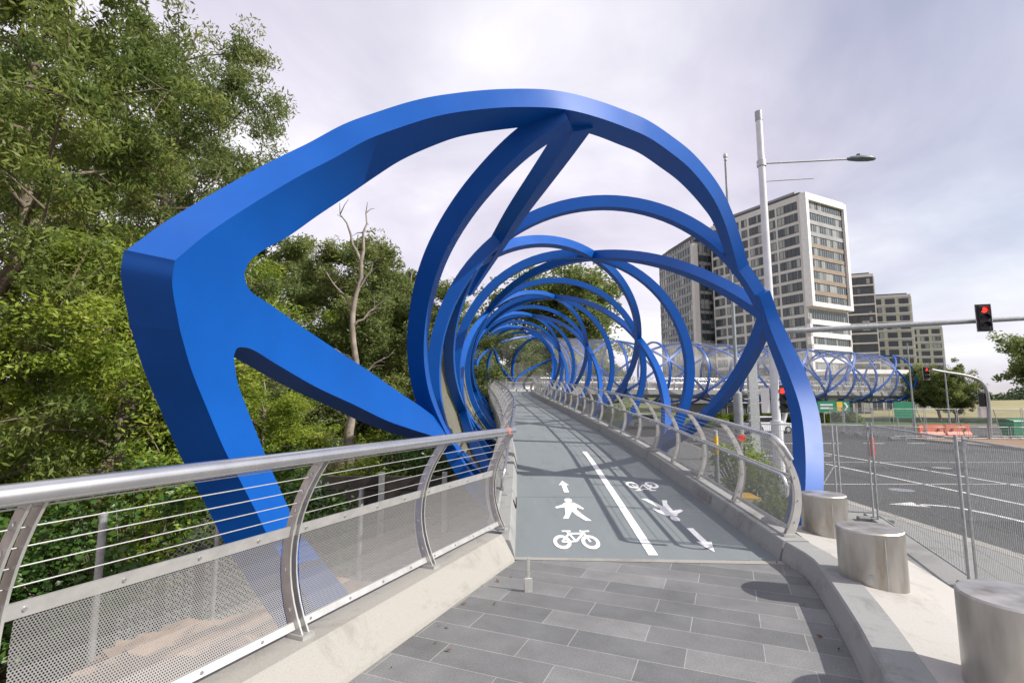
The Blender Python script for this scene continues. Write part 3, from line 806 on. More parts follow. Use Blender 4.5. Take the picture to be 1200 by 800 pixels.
for k in range(10): line(20 + 6 * k, 48.5, 23 + 6 * k, 48.5, .14)
A = on_z(1069, 586, SZ); B = on_z(1194, 606, SZ)     # long curved turn arrow in the near lane
cv = catmull([Vector((11.25, 14.7, 0)), Vector((11.9, 14.4, 0)), Vector((12.15, 13.6, 0)), Vector((12.2, 12.4, 0))], .25)
for a, b in zip(cv[:-1], cv[1:]): line(a.x, a.y, b.x, b.y, .16)
mb.add([(11.35, 15.0, Z), (11.35, 14.3, Z), (10.5, 14.72, Z)], [(0, 1, 2)])
structure('road_marking', mb, M['roadpaint'])
mb = MB(); mb.box((72, 39 - .15, SZ + .05), (84, .3, .16)); mb.box((72, 59.7, SZ + .06), (136, .4, .16)); mb.box((29.85, 20, SZ + .05), (.3, 37, .16))
structure('kerb', mb, M['kerbc'])
structure('verge', MB().add([(4, 59.9, SZ + .1), (140, 59.9, SZ + .1), (140, 74, SZ + .5), (4, 74, SZ + .5)], [(0, 1, 2, 3)]), M['grass'])
structure('dirt_lot', MB().add([(30.02, -40, SZ + .11), (140, -40, SZ + .11), (140, 38.7, SZ + .11), (30.02, 38.7, SZ + .11)], [(0, 1, 2, 3)]), M['dirt'])
mb = MB()
for a, b, y in ((70, 130, 86), ):
    mb.add([(50, 74.2, SZ + .5), (140, 74.2, SZ + .5), (170, 150, 2.4), (60, 150, 1.0)], [(0, 1, 2, 3)])
structure('field', mb, vary('dry_field', (.20, .19, .085), (.30, .26, .13), .15, .95))
# ------------------------------------------------------------------ piers of the far span (parts of the bridge)
def pier(s, spread, zb):
    p, t, r = hframe(s); g = Vector((p.x, p.y, zb))
    mb = MB()
    for sg in (-1, 1):
        a = g + t * (.3 * sg); b = Vector((p.x, p.y, p.z - .9)) + t * (spread * sg)
        mb.tube([a, b], [.22, .30], 10)
    return mb.build('pier', M['polegrey'], bridge)
pier(73.5, 1.6, SZ - .1); pier(49, .2, SZ - .1); pier(30, .15, -1.4); pier(38.5, .15, -1.4); pier(19, .12, -1.5)

# ------------------------------------------------------------------ steel drums, floor bracket, plaque
for (x, y, zb, rad, h, lb) in ((3.84, 6.5, .10, .25, .52, 'stainless steel drum farthest along the apron, beside the blue leg'),
                               (3.20, 4.75, .12, .258, .51, 'middle stainless steel drum, on the pale apron between the other two'),
                               (2.82, 2.98, .08, .285, .60, 'large stainless steel drum nearest the camera, cut off by the picture corner')):
    t = thing('steel_drum', lb, 'bollard', (x, y, zb), group='steel drums on the apron')
    MB().lathe([(rad, -.12), (rad, h - .012), (rad - .010, h), (rad - .012, h)], (0, 0, 0), 56).build('drum_shell', M['drum'], t, world=False)
    mb = MB(); mb.lathe([(rad - .012, h), (.001, h + .004)], (0, 0, 0), 56, smooth=False); mb.build('drum_lid', M['drum'], t, world=False)
    MB().box((math.cos(-1.75) * rad, math.sin(-1.75) * rad, h / 2 - .02), (.004, .007, h - .05), -1.75).build('weld_seam', M['galv'], t, world=False)
    a = -2.2
    mb = MB(); mb.box((math.cos(a) * (rad + .003), math.sin(a) * (rad + .003), .14), (.012, .03, .05), a); mb.build('bracket', M['galv'], t, world=False)
    MB().box((math.cos(a) * (rad + .003), math.sin(a) * (rad + .003), .05), (.012, .02, .02), a).build('bolt', M['galv'], t, world=False)
t = thing('floor_bracket', 'small upright steel bracket bolted to the pavers by the threshold', 'bracket', (.15, 4.98, 0), .2)
MB().bbox((0, 0, .06), (.075, .02, .12), .004).build('base', M['steel'], t, world=False)
MB().bbox((.006, .014, .17), (.028, .012, .26), .003).build('blade', M['steel'], t, world=False)
p, tt, r = hframe(1.9)
t = thing('plaque', 'small dark square plaque fixed to the inner face of the left kerb', 'plaque', (p.x - 1.475, p.y, p.z + .12), math.atan2(r.y, r.x))
MB().box((.004, 0, 0), (.012, .20, .13)).build('backing', M['black'], t, world=False); MB().box((.012, 0, 0), (.004, .17, .10)).build('face', M['plaque'], t, world=False)

# ------------------------------------------------------------------ street lamp with signal arm
LX, LY = 9.20, 18.0; G0 = SZ + .13
lamp = thing('street_lamp', 'tall pale grey lamp post with a long lamp arm and a signal arm below', 'street lamp', (LX, LY, G0))
MB().lathe([(.27, 0), (.27, .03), (.19, .04), (.19, 1.95), (.205, 1.96), (.205, 2.05), (.14, 2.06), (.125, 9.0), (.115, 13.4)], (LX, LY, G0), 20).build('pole', M['polegrey'], lamp)
MB().lathe([(.115, 13.08), (.13, 13.09), (.13, 13.45), (.001, 13.47)], (LX, LY, G0), 20).build('pole_cap', M['darkpole'], lamp)
za = CAMZ + (HOR - 180) / F * LY
mb = MB(); mb.tube([(LX, LY, za), (LX + 3.1, LY - .1, za + .12)], .035, 8); mb.build('lamp_arm', M['galv'], lamp)
MB().lathe([(.13, -.12), (.16, -.11), (.16, .11), (.13, .12)], (LX, LY, za), 16).build('collar', M['galv'], lamp)
mb = MB(); hx = LX + 3.1
rr = []
for k, (x, w, zt, zb) in enumerate(((0, .05, .04, -.04), (.12, .11, .09, -.06), (.45, .17, .13, -.07), (.8, .16, .11, -.07), (1.0, .10, .05, -.05), (1.05, .02, .0, -.02))):
    rr.append([(hx + x, LY - .1 + w * math.cos(a), za + .13 + (zt if math.sin(a) > 0 else -zb) * math.sin(a)) for a in [2 * PI * i / 12 for i in range(12)]])
mb.strip(rr, closed=True); lh = mb.build('lamp_head', vary('lamp_grey', (.10, .13, .14), (.15, .18, .19), 4, .4), lamp)
MB().box((hx + .42, LY - .1, za + .28), (.09, .09, .07)).build('photocell', M['carglass'], lh)
zb = CAMZ + (HOR - 203) / F * LY
MB().tube([(LX, LY, zb), (LX + 1.85, LY - .05, zb + .10)], .022, 8).build('stub_arm', M['galv'], lamp)
p0 = at_depth(906, 389, LY); p1 = at_depth(1200, 373, LY - 2.6); p2 = p1 + (p1 - p0) * .25
MB().tube([p0, p1, p2], [.10, .07, .065], 10).build('signal_arm', M['galv'], lamp)

def traffic_light(label, pos, rz, s=1.0, lit=True, board=True):
    """three aspect signal; local -y is the face"""
    t = thing('traffic_light', label, 'traffic light', pos, rz)
    mb = MB(); mb.bbox((0, .09, 0), (.30 * s, .18, .88 * s), .02); mb.build('housing', M['black'], t, world=False)
    if board:
        mb = MB(); o = .235 * s; q = .50 * s
        mb.bbox((0, .06, 0), (2 * o, .012, 2 * q), .003); mb.build('backboard', M['black'], t, world=False)
        mb = MB()
        for a, b in (((-o, -q), (o, -q)), ((o, -q), (o, q)), ((o, q), (-o, q)), ((-o, q), (-o, -q))): mb.tube([(a[0], .054, a[1]), (b[0], .054, b[1])], .009, 5)
        mb.build('border', M['roadpaint'], t, world=False)
    for k, z in enumerate((.28, 0, -.28)):
        mb = MB(); n = 20; r = .10 * s
        mb.add([(0, -.006, z * s)] + [(r * math.cos(2 * PI * i / n), -.004, z * s + r * math.sin(2 * PI * i / n)) for i in range(n)], [(0, 1 + i, 1 + (i + 1) % n) for i in range(n)])
        l = mb.build('lens', M['redlamp'] if (k == 0 and lit) else M['black'], t, world=False)
        mb = MB(); r = .115 * s
        mb.strip([[(r * math.cos(a), y, z * s + r * math.sin(a)) for a in [PI * (-.15 + 1.3 * i / 14) for i in range(15)]] for y in (.002, -.13)]); mb.strip([[((r - .006) * math.cos(a), y, z * s + (r - .006) * math.sin(a)) for a in [PI * (-.15 + 1.3 * i / 14) for i in range(15)]] for y in (.002, -.13)])
        mb.build('visor', M['black'], t, world=False)
    return t
traffic_light('red traffic light hanging from the long horizontal signal arm', at_depth(1154, 372, 15.45), -.35, .84)
pp = at_depth(917, 467, LY - .05); traffic_light('red traffic light fixed low on the lamp post beside the blue leg', pp, -.2, .98)
pp = at_depth(897, 469, LY - .05)
t = thing('sign_board', 'blank white board fixed to the lamp post, left of its traffic light', 'sign', pp)
MB().bbox((0, 0, 0), (.30, .02, .86), .004).build('board', M['white'], t, world=False)
MB().tube([(.15, .05, .2), (.34, .05, .2)], .02, 6).build('clamp', M['galv'], t, world=False)

# far signal post with a curved arm
b0 = on_z(1160, 514, SZ + .12); Yf = b0.y
t = thing('signal_post', 'curved grey signal post across the road with an arm reaching left', 'signal post', b0)
def ap(x, y): return at_depth(x, y, Yf)
cv = catmull([b0, ap(1159, 480), ap(1156, 458), ap(1148, 446), ap(1132, 440), ap(1108, 436), ap(1092, 433)], .2)
MB().tube(cv, [.14 - .06 * i / len(cv) for i in range(len(cv))], 10).build('pole', M['darkpole'], t)
traffic_light('small red traffic light at the tip of the curved signal post', at_depth(1086, 437, Yf - .25), 0, 1.0)
q = traffic_light('black traffic light seen from behind on the curved signal post', at_depth(1152, 468, Yf - .15), 2.0, 1.0, lit=False)
t = thing('sign_board', 'small white control box on the curved signal post', 'sign', at_depth(1152, 482, Yf + .2))
MB().bbox((0, 0, 0), (.55, .3, .9), .02).build('board', M['white'], t, world=False)

def simple_pole(label, x, ytop, ybase, Y=None, r0=.10, r1=.05, z=SZ + .12, finial=False, xt=None, thick=None):
    b = on_z(x, ybase, z) if Y is None else at_depth(x, ybase, Y)
    if Y is not None: b.z = z
    ztop = CAMZ + (HOR - ytop) / F * b.y
    t = thing('pole', label, 'pole', b)
    pr = [(r0 * 1.9, 0), (r0 * 1.9, .03), (r0, .04), (r1, ztop - b.z), (.001, ztop - b.z + .01)]
    if thick: pr = [(r0 * 1.9, 0), (thick, .04), (thick, 3.1), (r0, 3.2), (r1, ztop - b.z), (.001, ztop - b.z + .01)]
    MB().lathe(pr, (0, 0, 0), 12).build('shaft', M['darkpole'], t, world=False)
    if finial:
        h = ztop - b.z
        MB().lathe([(.001, h), (.07, h + .06), (.08, h + .12), (.05, h + .2), (.10, h + .24), (.10, h + .36), (.04, h + .46), (.001, h + .5)], (0, 0, 0), 10).build('finial', M['galv'], t, world=False)
    return t
simple_pole('slim grey mast with a small finial, standing behind the blue arch', 866, 178, 500, 24, .085, .06, finial=True, thick=.2)
simple_pole('thin grey pole in front of the far end of the bridge tube', 1073, 402, 512, None, .08, .045)
simple_pole('thin pole in front of the small far tree', 1112, 420, 486, 52, .09, .05)
# curved blade pylon
b = at_depth(887, 545, 20); b.z = SZ + .13
t = thing('pylon', 'pale grey blade pylon with a hooked top, behind the right railing', 'pylon', b)
zt = CAMZ + (HOR - 424) / F * 20 - b.z
mb = MB(); mb.bbox((0, 0, zt / 2), (.36, .16, zt), .01); mb.build('blade', M['galv'], t, world=False)
mb = MB(); rr = []
for i in range(13):
    a = PI - (PI / 2) * i / 12; ro, ri = 1.0, .62
    rr.append([(.80 + ri * math.cos(a) + .02, -.08, zt + ri * math.sin(a) * 1.1), (.80 + ro * math.cos(a) + .02, -.08, zt + ro * math.sin(a) * 1.1), (.80 + ro * math.cos(a) + .02, .08, zt + ro * math.sin(a) * 1.1), (.80 + ri * math.cos(a) + .02, .08, zt + ri * math.sin(a) * 1.1)])
mb.strip(rr, closed=True, crisp=True); mb.add(rr[-1], [(0, 1, 2, 3)]); mb.build('hook', M['galv'], t, world=False)
for k in range(9):
    MB().tube([(-.18, -.09, .9 + k * .28), (-.34, -.30, .84 + k * .28)], .012, 5).build('rung', M['darkpole'], t, world=False)

# ------------------------------------------------------------------ temporary fence
def fence_mesh(L=2.3, H=2.2):
    """one panel: two uprights, rails and welded wires"""
    fr = MB()
    for x in (.03, L - .03): fr.tube([(x, 0, .02), (x, 0, H)], .021, 8)
    fr.tube([(.03, 0, H - .06), (L - .03, 0, H - .06)], .017, 8); fr.tube([(.03, 0, .16), (L - .03, 0, .16)], .017, 8)
    w = MB()
    for i in range(1, 46): w.tube([(.03 + i * (L - .06) / 46, 0, .16), (.03 + i * (L - .06) / 46, 0, H - .06)], 0.0032, 4, caps=False)
    for k in range(1, 9): w.tube([(.03, .002, .16 + k * .228), (L - .03, .002, .16 + k * .228)], 0.0032, 4, caps=False)
    return fr, w
fr, w = fence_mesh()
FP = thing('temporary_fence', 'galvanised temporary fence panel nearest the camera, beside the front drums', 'fence', (0, 0, 0), group='temporary fence panels along the footpath')
fo = fr.build('frame', M['galv'], FP, world=False); wo_ = w.build('wire_mesh', M['galv'], FP, world=False)
mb = MB(); mb.box((.0, 0, 2.08), (.16, .05, .07)); mb.build('clamp', M['galv'], FP, world=False)
mb = MB(); mb.bbox((0, 0, .0), (.7, .24, .13), .02); mb.build('foot', M['kerbg'], FP, world=False)
FA = Vector((8.35, 12.2)); FB = Vector((6.62, 7.65)); fd = (FB - FA).normalized()
fang = math.atan2(fd.y, fd.x)
FP.location = (FB.x, FB.y, SZ + .15); FP.rotation_euler = (0, 0, fang)
q = FB - fd * 4.60; dup(FP, (q.x, q.y, SZ + .15), fang, 'long galvanised temporary fence panel between the red tag and the front drums', scale=(1.93, 1, 1))
q = q - fd * .16; f3 = dup(FP, (q.x, q.y, SZ + .15), PI - .35, 'galvanised temporary fence panel with a red tag on its upright')
t = thing('fence_brace', 'galvanised prop with a slanting stay behind the temporary fence, next to the blue leg', 'brace', (7.95, 12.9, SZ + .13), .3)
MB().tube([(0, 0, 0), (0, 0, 2.15)], .024, 8).build('upright', M['galv'], t, world=False); MB().tube([(-1.15, -.1, .03), (0, 0, 1.15)], .02, 6).build('stay', M['darkpole'], t, world=False); MB().tube([(.16, .02, 0), (.16, .02, 2.15)], .024, 8).build('upright', M['galv'], t, world=False)
tg = thing('tag', 'red plastic tag tied to the temporary fence upright', 'tag', (f3.location.x + .03, f3.location.y - .05, f3.location.z + 1.65), .3)
MB().bbox((0, 0, 0), (.11, .03, .42), .01).build('sleeve', M['red'], tg, world=False); MB().tube([(0, 0, .2), (.06, 0, .28)], .006, 5).build('tie', M['black'], tg, world=False)
# far fences round the building site
k = 0
for (x0, y0, x1, y1, n, where) in ((28.2, 38.3, 46, 38.0, 8, 'across the road'), (28.2, 38.6, 30.0, 52, 4, 'running away at the site corner')):
    d = Vector((x1 - x0, y1 - y0)); d.normalize()
    for i in range(n):
        k += 1
        dup(FP, (x0 + d.x * 2.36 * i, y0 + d.y * 2.36 * i, SZ + .15), math.atan2(d.y, d.x), 'temporary fence panel among the site fence ' + where, 'site fence panels ' + where)
for i in range(6):
    x = 31 + i * 2.7
    t = thing('fence_brace', 'slanting galvanised brace propping the site fence across the road', 'brace', (x, 38.6, SZ + .12), .15 * (i % 3), group='braces behind the site fence')
    MB().tube([(0, 0, 0), (-.9, -.15, 2.15)], .035, 6).build('strut', M['galv'], t, world=False); MB().bbox((.1, 0, .05), (.6, .4, .12), .02).build('foot', M['kerbg'], t, world=False)
for i in range(14):
    t = thing('crowd_barrier', 'low steel barrier in the row along the far kerb', 'barrier', (28.5 + i * 1.5, 37.6 - .03 * i, SZ), 0, group='low barriers along the far kerb')
    if i == 0:
        mb = MB(); mb.tube([(0, 0, .05), (0, 0, 1.0), (1.35, 0, 1.0), (1.35, 0, .05)], .022, 6); mb.tube([(0, 0, .2), (1.35, 0, .2)], .018, 6); bar_ = mb.build('frame', M['galv'], t, world=False)
        mb = MB()
        for j in range(1, 11): mb.tube([(j * .123, 0, .2), (j * .123, 0, 1.0)], .009, 4)
        bars_ = mb.build('bars', M['galv'], t, world=False)
    else:
        link('frame', bar_.data, t); link('bars', bars_.data, t)

# ------------------------------------------------------------------ street clutter
def barrier(label, loc, rz, mat):
    t = thing('water_barrier', label, 'barrier', loc, rz)
    mb = MB(); pr = [(-.30, 0), (.30, 0), (.30, .18), (.13, .42), (.11, .95), (-.11, .95), (-.13, .42), (-.30, .18)]
    rr = [[(x, y * .98 if 0 < abs(x) < .95 else y, z) for y, z in pr] for x in (-1, -.94, .94, 1)]
    mb.strip(rr, closed=True, crisp=True); mb.add(rr[0], [tuple(range(8))]); mb.add(rr[-1], [tuple(range(7, -1, -1))]); mb.build('shell', mat, t, world=False)
    for x in (-.55, .55):
        MB().tube([(x, -.20, .55), (x, .20, .55)], .10, 10).build('socket', M['black'], t, world=False)
    return t
barrier('orange water filled barrier behind the site fence, nearer the road', (33.2, 41.2, SZ + .05), .1, M['orange'])
barrier('orange water filled barrier behind the site fence, beside the green bin', (35.5, 41.4, SZ + .05), .05, M['orange'])
t = thing('waste_bin', 'green wheeled bin behind the site fence under the curved signal post', 'bin', (39.6, 41.0, SZ + .1), .2)
mb = MB(); rr = [[(-.5, -.4, 0), (.5, -.4, 0), (.5, .4, 0), (-.5, .4, 0)], [(-.68, -.55, 1.15), (.68, -.55, 1.15), (.68, .55, 1.15), (-.68, .55, 1.15)]]
mb.strip(rr, closed=True, crisp=True); mb.add(rr[0], [(3, 2, 1, 0)]); mb.build('body', M['green'], t, world=False)
mb = MB(); rr = [[(-.72, y, z), (.72, y, z)] for y, z in ((-.6, 1.15), (-.58, 1.25), (0, 1.36), (.58, 1.25), (.6, 1.15))]; mb.strip(rr); mb.build('lid', M['green'], t, world=False)
for x in (-.4, .4): MB().tube([(x, -.43, .07), (x, -.37, .07)], .07, 10).build('wheel', M['rubber'], t, world=False)
t = thing('road_sign', 'green board on two posts, plain side to us, under the bridge tube', 'sign', on_z(1063, 512, SZ))
for x in (-.6, .6): MB().tube([(x, .04, 0), (x, .04, 2.8)], .04, 6).build('post', M['galv'], t, world=False)
MB().bbox((0, 0, 2.15), (1.7, .03, 1.3), .004).build('board', M['green'], t, world=False)
# direction sign
ps = on_z(978, 497, SZ + .1); ps = at_depth(978, 490, 57); ps.z = SZ + .1
t = thing('road_sign', 'green and yellow direction sign with a white arrow on the grass verge', 'sign', ps)
z0 = CAMZ + (HOR - 476) / F * 57 - ps.z
for x in (-1.1, 1.1): MB().tube([(x, .06, 0), (x, .06, z0 + .4)], .05, 6).build('post', M['galv'], t, world=False)
bd = MB().bbox((0, 0, z0), (3.5, .04, 1.15), .004).build('board', M['green'], t, world=False)
MB().quad((.35, -.026, z0 - .5), (.95, -.026, z0 - .5), (.95, -.026, z0 + .5), (.35, -.026, z0 + .5)).build('yellow_panel', M['yellow'], bd, world=False)
mb = MB(); y = -.026
mb.add([(1.10, y, z0 + .42), (1.32, y, z0 + .42), (1.62, y, z0), (1.32, y, z0 - .42), (1.10, y, z0 - .42), (1.38, y, z0)], [(0, 1, 2, 5), (5, 2, 3, 4)])
mb.build('arrow', M['white'], bd, world=False)
for z in (-.18, .18):
    mb = MB(); mb.quad((-1.5, y, z0 + z - .09), (-.1, y, z0 + z - .09), (-.1, y, z0 + z + .09), (-1.5, y, z0 + z + .09))
    mb.build('lettering', M['white'], bd, world=False)
t = thing('hazard_post', 'yellow and black post standing behind the right railing', 'post', at_depth(840, 540, 15.5)); t.location.z = SZ + .13
MB().lathe([(.09, 0), (.06, 1.0), (.061, 1.0), (.061, 1.85), (.001, 1.87)], (0, 0, 0), 12).build('shaft', M['galv'], t, world=False)
MB().lathe([(.065, 1.15), (.065, 1.70)], (0, 0, 0), 12).build('yellow_band', M['yellow'], t, world=False)
t = thing('stop_disc', 'small round red disc on a stake behind the right railing', 'sign', at_depth(869, 512, 15)); t.location.z = SZ + .13
zd = CAMZ + (HOR - 512) / F * 15 - t.location.z
MB().tube([(0, .03, 0), (0, .03, zd + .1)], .018, 6).build('stake', M['galv'], t, world=False)
MB().tube([(0, 0, zd), (0, -.02, zd)], .11, 8, smooth=False).build('disc', M['red'], t, world=False)
for i, (x, y, l) in enumerate(((5.0, 9.4, 'concrete block with a yellow top lying beside the ramp, nearest the railing end'), (5.6, 12.6, 'concrete block with a yellow top lying beside the ramp, farther back'))):
    t = thing('concrete_block', l, 'block', (x, y, SZ + .13), .5 + i)
    MB().bbox((0, 0, .22), (1.1, .5, .44), .02).build('body', M['kerbc'], t, world=False); MB().bbox((0, 0, .47), (.7, .42, .05), .01).build('top_band', M['yellow'], t, world=False)

def car(label, loc, rz, paint):
    t = thing('parked_car', label, 'car', loc, rz)
    W = .86
    def hull(prof, w0, w1):
        mb = MB(); rr = []
        for y, k in ((-1, .93), (-.86, 1), (.86, 1), (1, .93)):
            rr.append([(x * (1 if abs(y) < 1 else .985), y * (w0 if z < .75 else w1), z if abs(y) < 1 else (z - .04 if z > .5 else z + .03)) for x, z in prof])
        mb.strip(rr, closed=True, smooth=False); mb.add(rr[0], [tuple(range(len(prof)))]); mb.add(rr[-1], [tuple(range(len(prof) - 1, -1, -1))]); return mb
    body = hull([(-2.2, .32), (-1.75, .2), (1.75, .2), (2.2, .32), (2.24, .6), (2.15, .84), (1.1, .98), (.55, 1.0), (-1.6, 1.0), (-2.12, .9), (-2.24, .62)], W, W * .98)
    body.build('body', paint, t, world=False)
    hull([(1.15, .97), (.45, 1.42), (.1, 1.48), (-1.2, 1.47), (-1.95, .99)], W * .9, W * .78).build('window', M['carglass'], t, world=False)
    hull([(.40, 1.45), (.1, 1.505), (-1.2, 1.495), (-1.42, 1.41), (-1.2, 1.42), (.1, 1.44)], W * .78, W * .78).build('roof', paint, t, world=False)
    for x in (-1.35, 1.38):
        for y in (-1, 1):
            wh = MB().tube([(x, y * .68, .33), (x, y * .88, .33)], .33, 18).build('wheel', M['rubber'], t, world=False)
            MB().tube([(x, y * .87, .33), (x, y * .895, .33)], .20, 12).build('rim', M['galv'], wh, world=False)
    for y in (-.6, .6):
        MB().bbox((2.17, y, .72), (.10, .34, .14), .02).build('headlight', M['white'], t, world=False); MB().bbox((-2.17, y, .78), (.10, .3, .16), .02).build('tail_light', M['red'], t, world=False)
    return t
car('white car stopped in the side street, seen between the pylon and the lamp post', (23.2, 47.0, SZ), .15, M['carwhite'])
car('white car parked under the far bridge span, left of the hooked pylon', (14.5, 55.5, SZ), .05, M['carwhite'])

# ------------------------------------------------------------------ black steel fence and chain link on the left
def fence_run(a, b, H, label):
    t = thing('steel_fence', label, 'fence', (a[0], a[1], 0)); a = Vector((*a, terrain(*a))); b = Vector((*b, terrain(*b))); L = (b - a).length; n = int(L / 2.2)
    for i in range(n + 1):
        p = a + (b - a) * i / n; MB().box(p + Vector((0, 0, H / 2)), (.07, .07, H + .1)).build('post', M['black'], t)
    d = (b - a).normalized(); rz = math.atan2(d.y, d.x)
    for h in (.15, H - .12): MB().tube([a + Vector((0, 0, h)), b + Vector((0, 0, h))], .022, 4).build('rail', M['black'], t)
    mb = MB(); m = int(L / .11)
    for i in range(m): p = a + (b - a) * (i + .5) / m; mb.box(p + Vector((0, 0, H / 2 + .04)), (.018, .018, H - .02), rz)
    mb.build('pickets', M['black'], t)
fence_run((-8.2, 3.9), (-3.9, 6.7), 1.55, 'low black picket fence at the edge of the trees on the left')
def steel_stake(label, x, y, h):
    t = thing('fence_post', label, 'post', (x, y, terrain(x, y)))
    MB().tube([(0, 0, 0), (0, 0, h)], .04, 8).build('shaft', M['galv'], t, world=False); MB().lathe([(.045, h), (.045, h + .03), (.001, h + .05)], (0, 0, 0), 8).build('cap', M['galv'], t, world=False)
steel_stake('galvanised fence post left of the chain link, in front of the ivy', -4.75, 6.15, 2.35)
steel_stake('galvanised fence post at the far left end of the handrail', -6.6, 6.5, 2.3)
steel_stake('galvanised fence post below the blue strut, beside the pale trunk', -2.55, 8.9, 1.6)
def linkmat():
    m, nt, b = newmat('chain_link'); out = nt.nodes['Material Output']; tc = N(nt, 'ShaderNodeTexCoord'); sp = N(nt, 'ShaderNodeSeparateXYZ'); nt.links.new(tc.outputs['UV'], sp.inputs[0])
    fa = math_(nt, 'FRACT', math_(nt, 'ADD', sp.outputs[0], sp.outputs[1])); fb = math_(nt, 'FRACT', math_(nt, 'SUBTRACT', sp.outputs[0], sp.outputs[1]))
    h = math_(nt, 'LESS_THAN', math_(nt, 'MINIMUM', fa, fb), .16)
    b.inputs['Base Color'].default_value = (.42, .43, .43, 1); b.inputs['Metallic'].default_value = .5
    tr = N(nt, 'ShaderNodeBsdfTransparent'); mx = N(nt, 'ShaderNodeMixShader'); nt.links.new(h, mx.inputs[0]); nt.links.new(tr.outputs[0], mx.inputs[1]); nt.links.new(b.outputs[0], mx.inputs[2]); nt.links.new(mx.outputs[0], out.inputs['Surface']); return m
M['link'] = linkmat()
t = thing('chain_link_fence', 'sagging chain link mesh stretched up the bank behind the handrail', 'fence', (-4.6, 7, 0))
A_ = [(-4.85, 6.6), (-4.05, 7.3), (-3.4, 7.9)]
mb = MB(); top = [1.0, 2.1, 1.7]
for i in range(2):
    a, b = A_[i], A_[i + 1]; za_, zb_ = terrain(*a), terrain(*b); L = math.dist(a, b)
    mb.quad((*a, za_), (*b, zb_), (*b, zb_ + top[i + 1]), (*a, za_ + top[i]), [(0, 0), (L * 13, 0), (L * 13, top[i + 1] * 13), (0, top[i] * 13)])
mb.build('mesh', M['link'], t)
for (x, y), h in zip(A_[1:], (2.1, 1.7)): MB().tube([(x, y, terrain(x, y)), (x, y, terrain(x, y) + h)], .03, 8).build('post', M['galv'], t)
t = thing('retaining_wall', 'dark timber retaining wall low behind the perforated panels', 'wall', (-2.5, 12, 0))
mb = MB()
for k in range(4): mb.box((-2.3, 12.6, terrain(-2.3, 12.6) + .17 + k * .32), (5.2, .12, .30))
mb.build('boards', M['timber'], t)
for k in range(4): MB().box((-4.6 + k * 1.5, 12.48, terrain(-2.3, 12.6) + .65), (.12, .10, 1.5)).build('post', M['galv'], t)
for i, (x, y, s, lb) in enumerate(((-3.15, 5.6, .78, 'large sandstone boulder behind the nearest perforated panel'), (-2.35, 6.3, .6, 'sandstone boulder beside the foot of the blue leg'), (-3.7, 4.9, .62, 'sandstone boulder at the lower left behind the panels'))):
    mb = MB(); n = 20; m_ = 32; r0 = random.Random(i)
    ph = [r0.uniform(0, 6) for _ in range(6)]
    vs = []
    for a in range(n + 1):
        for b in range(m_):
            th, ps_ = PI * a / n, 2 * PI * b / m_
            d = Vector((math.sin(th) * math.cos(ps_), math.sin(th) * math.sin(ps_), math.cos(th)))
            k = 1 + .05 * math.sin(17 * d.x + 13 * d.z + ph[4]) + .04 * math.sin(23 * d.y - 11 * d.z + ph[5]) + .16 * math.sin(3 * d.x + ph[0]) + .12 * math.sin(4 * d.y + ph[1]) + .1 * math.sin(5 * d.z + ph[2]) + .06 * math.sin(9 * d.x + 7 * d.y + ph[3])
            vs.append((x + d.x * s * 1.7 * k, y + d.y * s * 1.1 * k, terrain(x, y) + .32 + d.z * s * .8 * k))
    mb.add(vs, [(a * m_ + b, a * m_ + (b + 1) % m_, (a + 1) * m_ + (b + 1) % m_, (a + 1) * m_ + b) for a in range(n) for b in range(m_)], smooth=False)
    tag(mb.build('boulder', vary('sandstone', (.26, .165, .10), (.42, .28, .18), 3, .95, bump=.6, bscale=12), None), lb, 'boulder')
# ------------------------------------------------------------------ trees
def leaf_cloud(centres, radii, per, ln, wd, droop, seed, flat=.75):
    """leaf sized quads scattered in clumps; returns vertices (n*4,3) and a value per leaf"""
    g = np.random.default_rng(seed)
    C0 = np.repeat(np.array(centres), per, 0); Rr = np.repeat(np.array(radii), per)
    n = len(C0)
    d = g.normal(size=(n, 3)); d /= np.linalg.norm(d, axis=1)[:, None]
    rad = g.random(n) ** .45
    P = C0 + d * (rad * Rr)[:, None] * np.array([1, 1, flat])
    ax = g.normal(size=(n, 3)); ax[:, 2] = ax[:, 2] * .5 - droop; ax /= np.linalg.norm(ax, axis=1)[:, None]
    sd = np.cross(ax, g.normal(size=(n, 3))); sd /= np.linalg.norm(sd, axis=1)[:, None] + 1e-9
    sc = g.uniform(.6, 1.35, n)[:, None]
    a = ax * ln * sc / 2; b = sd * wd * sc / 2
    V = np.stack([P - a, P - a * .1 + b, P + a, P - a * .1 - b], 1).reshape(-1, 3)
    cv = np.repeat(g.random(len(centres)), per) * .55 + g.random(n) * .45
    return V, cv
def leaf_object(name, V, cv, mat, parent):
    n = len(V) // 4
    me = bpy.data.meshes.new(name); me.vertices.add(n * 4); me.vertices.foreach_set('co', V.astype(np.float32).ravel())
    me.loops.add(n * 4); me.loops.foreach_set('vertex_index', np.arange(n * 4, dtype=np.int32))
    me.polygons.add(n); me.polygons.foreach_set('loop_start', np.arange(0, n * 4, 4, dtype=np.int32)); me.polygons.foreach_set('loop_total', np.full(n, 4, np.int32))
    at = me.attributes.new('leafval', 'FLOAT', 'POINT'); at.data.foreach_set('value', np.repeat(cv, 4).astype(np.float32))
    me.materials.append(mat); me.update(); me.validate()
    return link(name, me, parent)
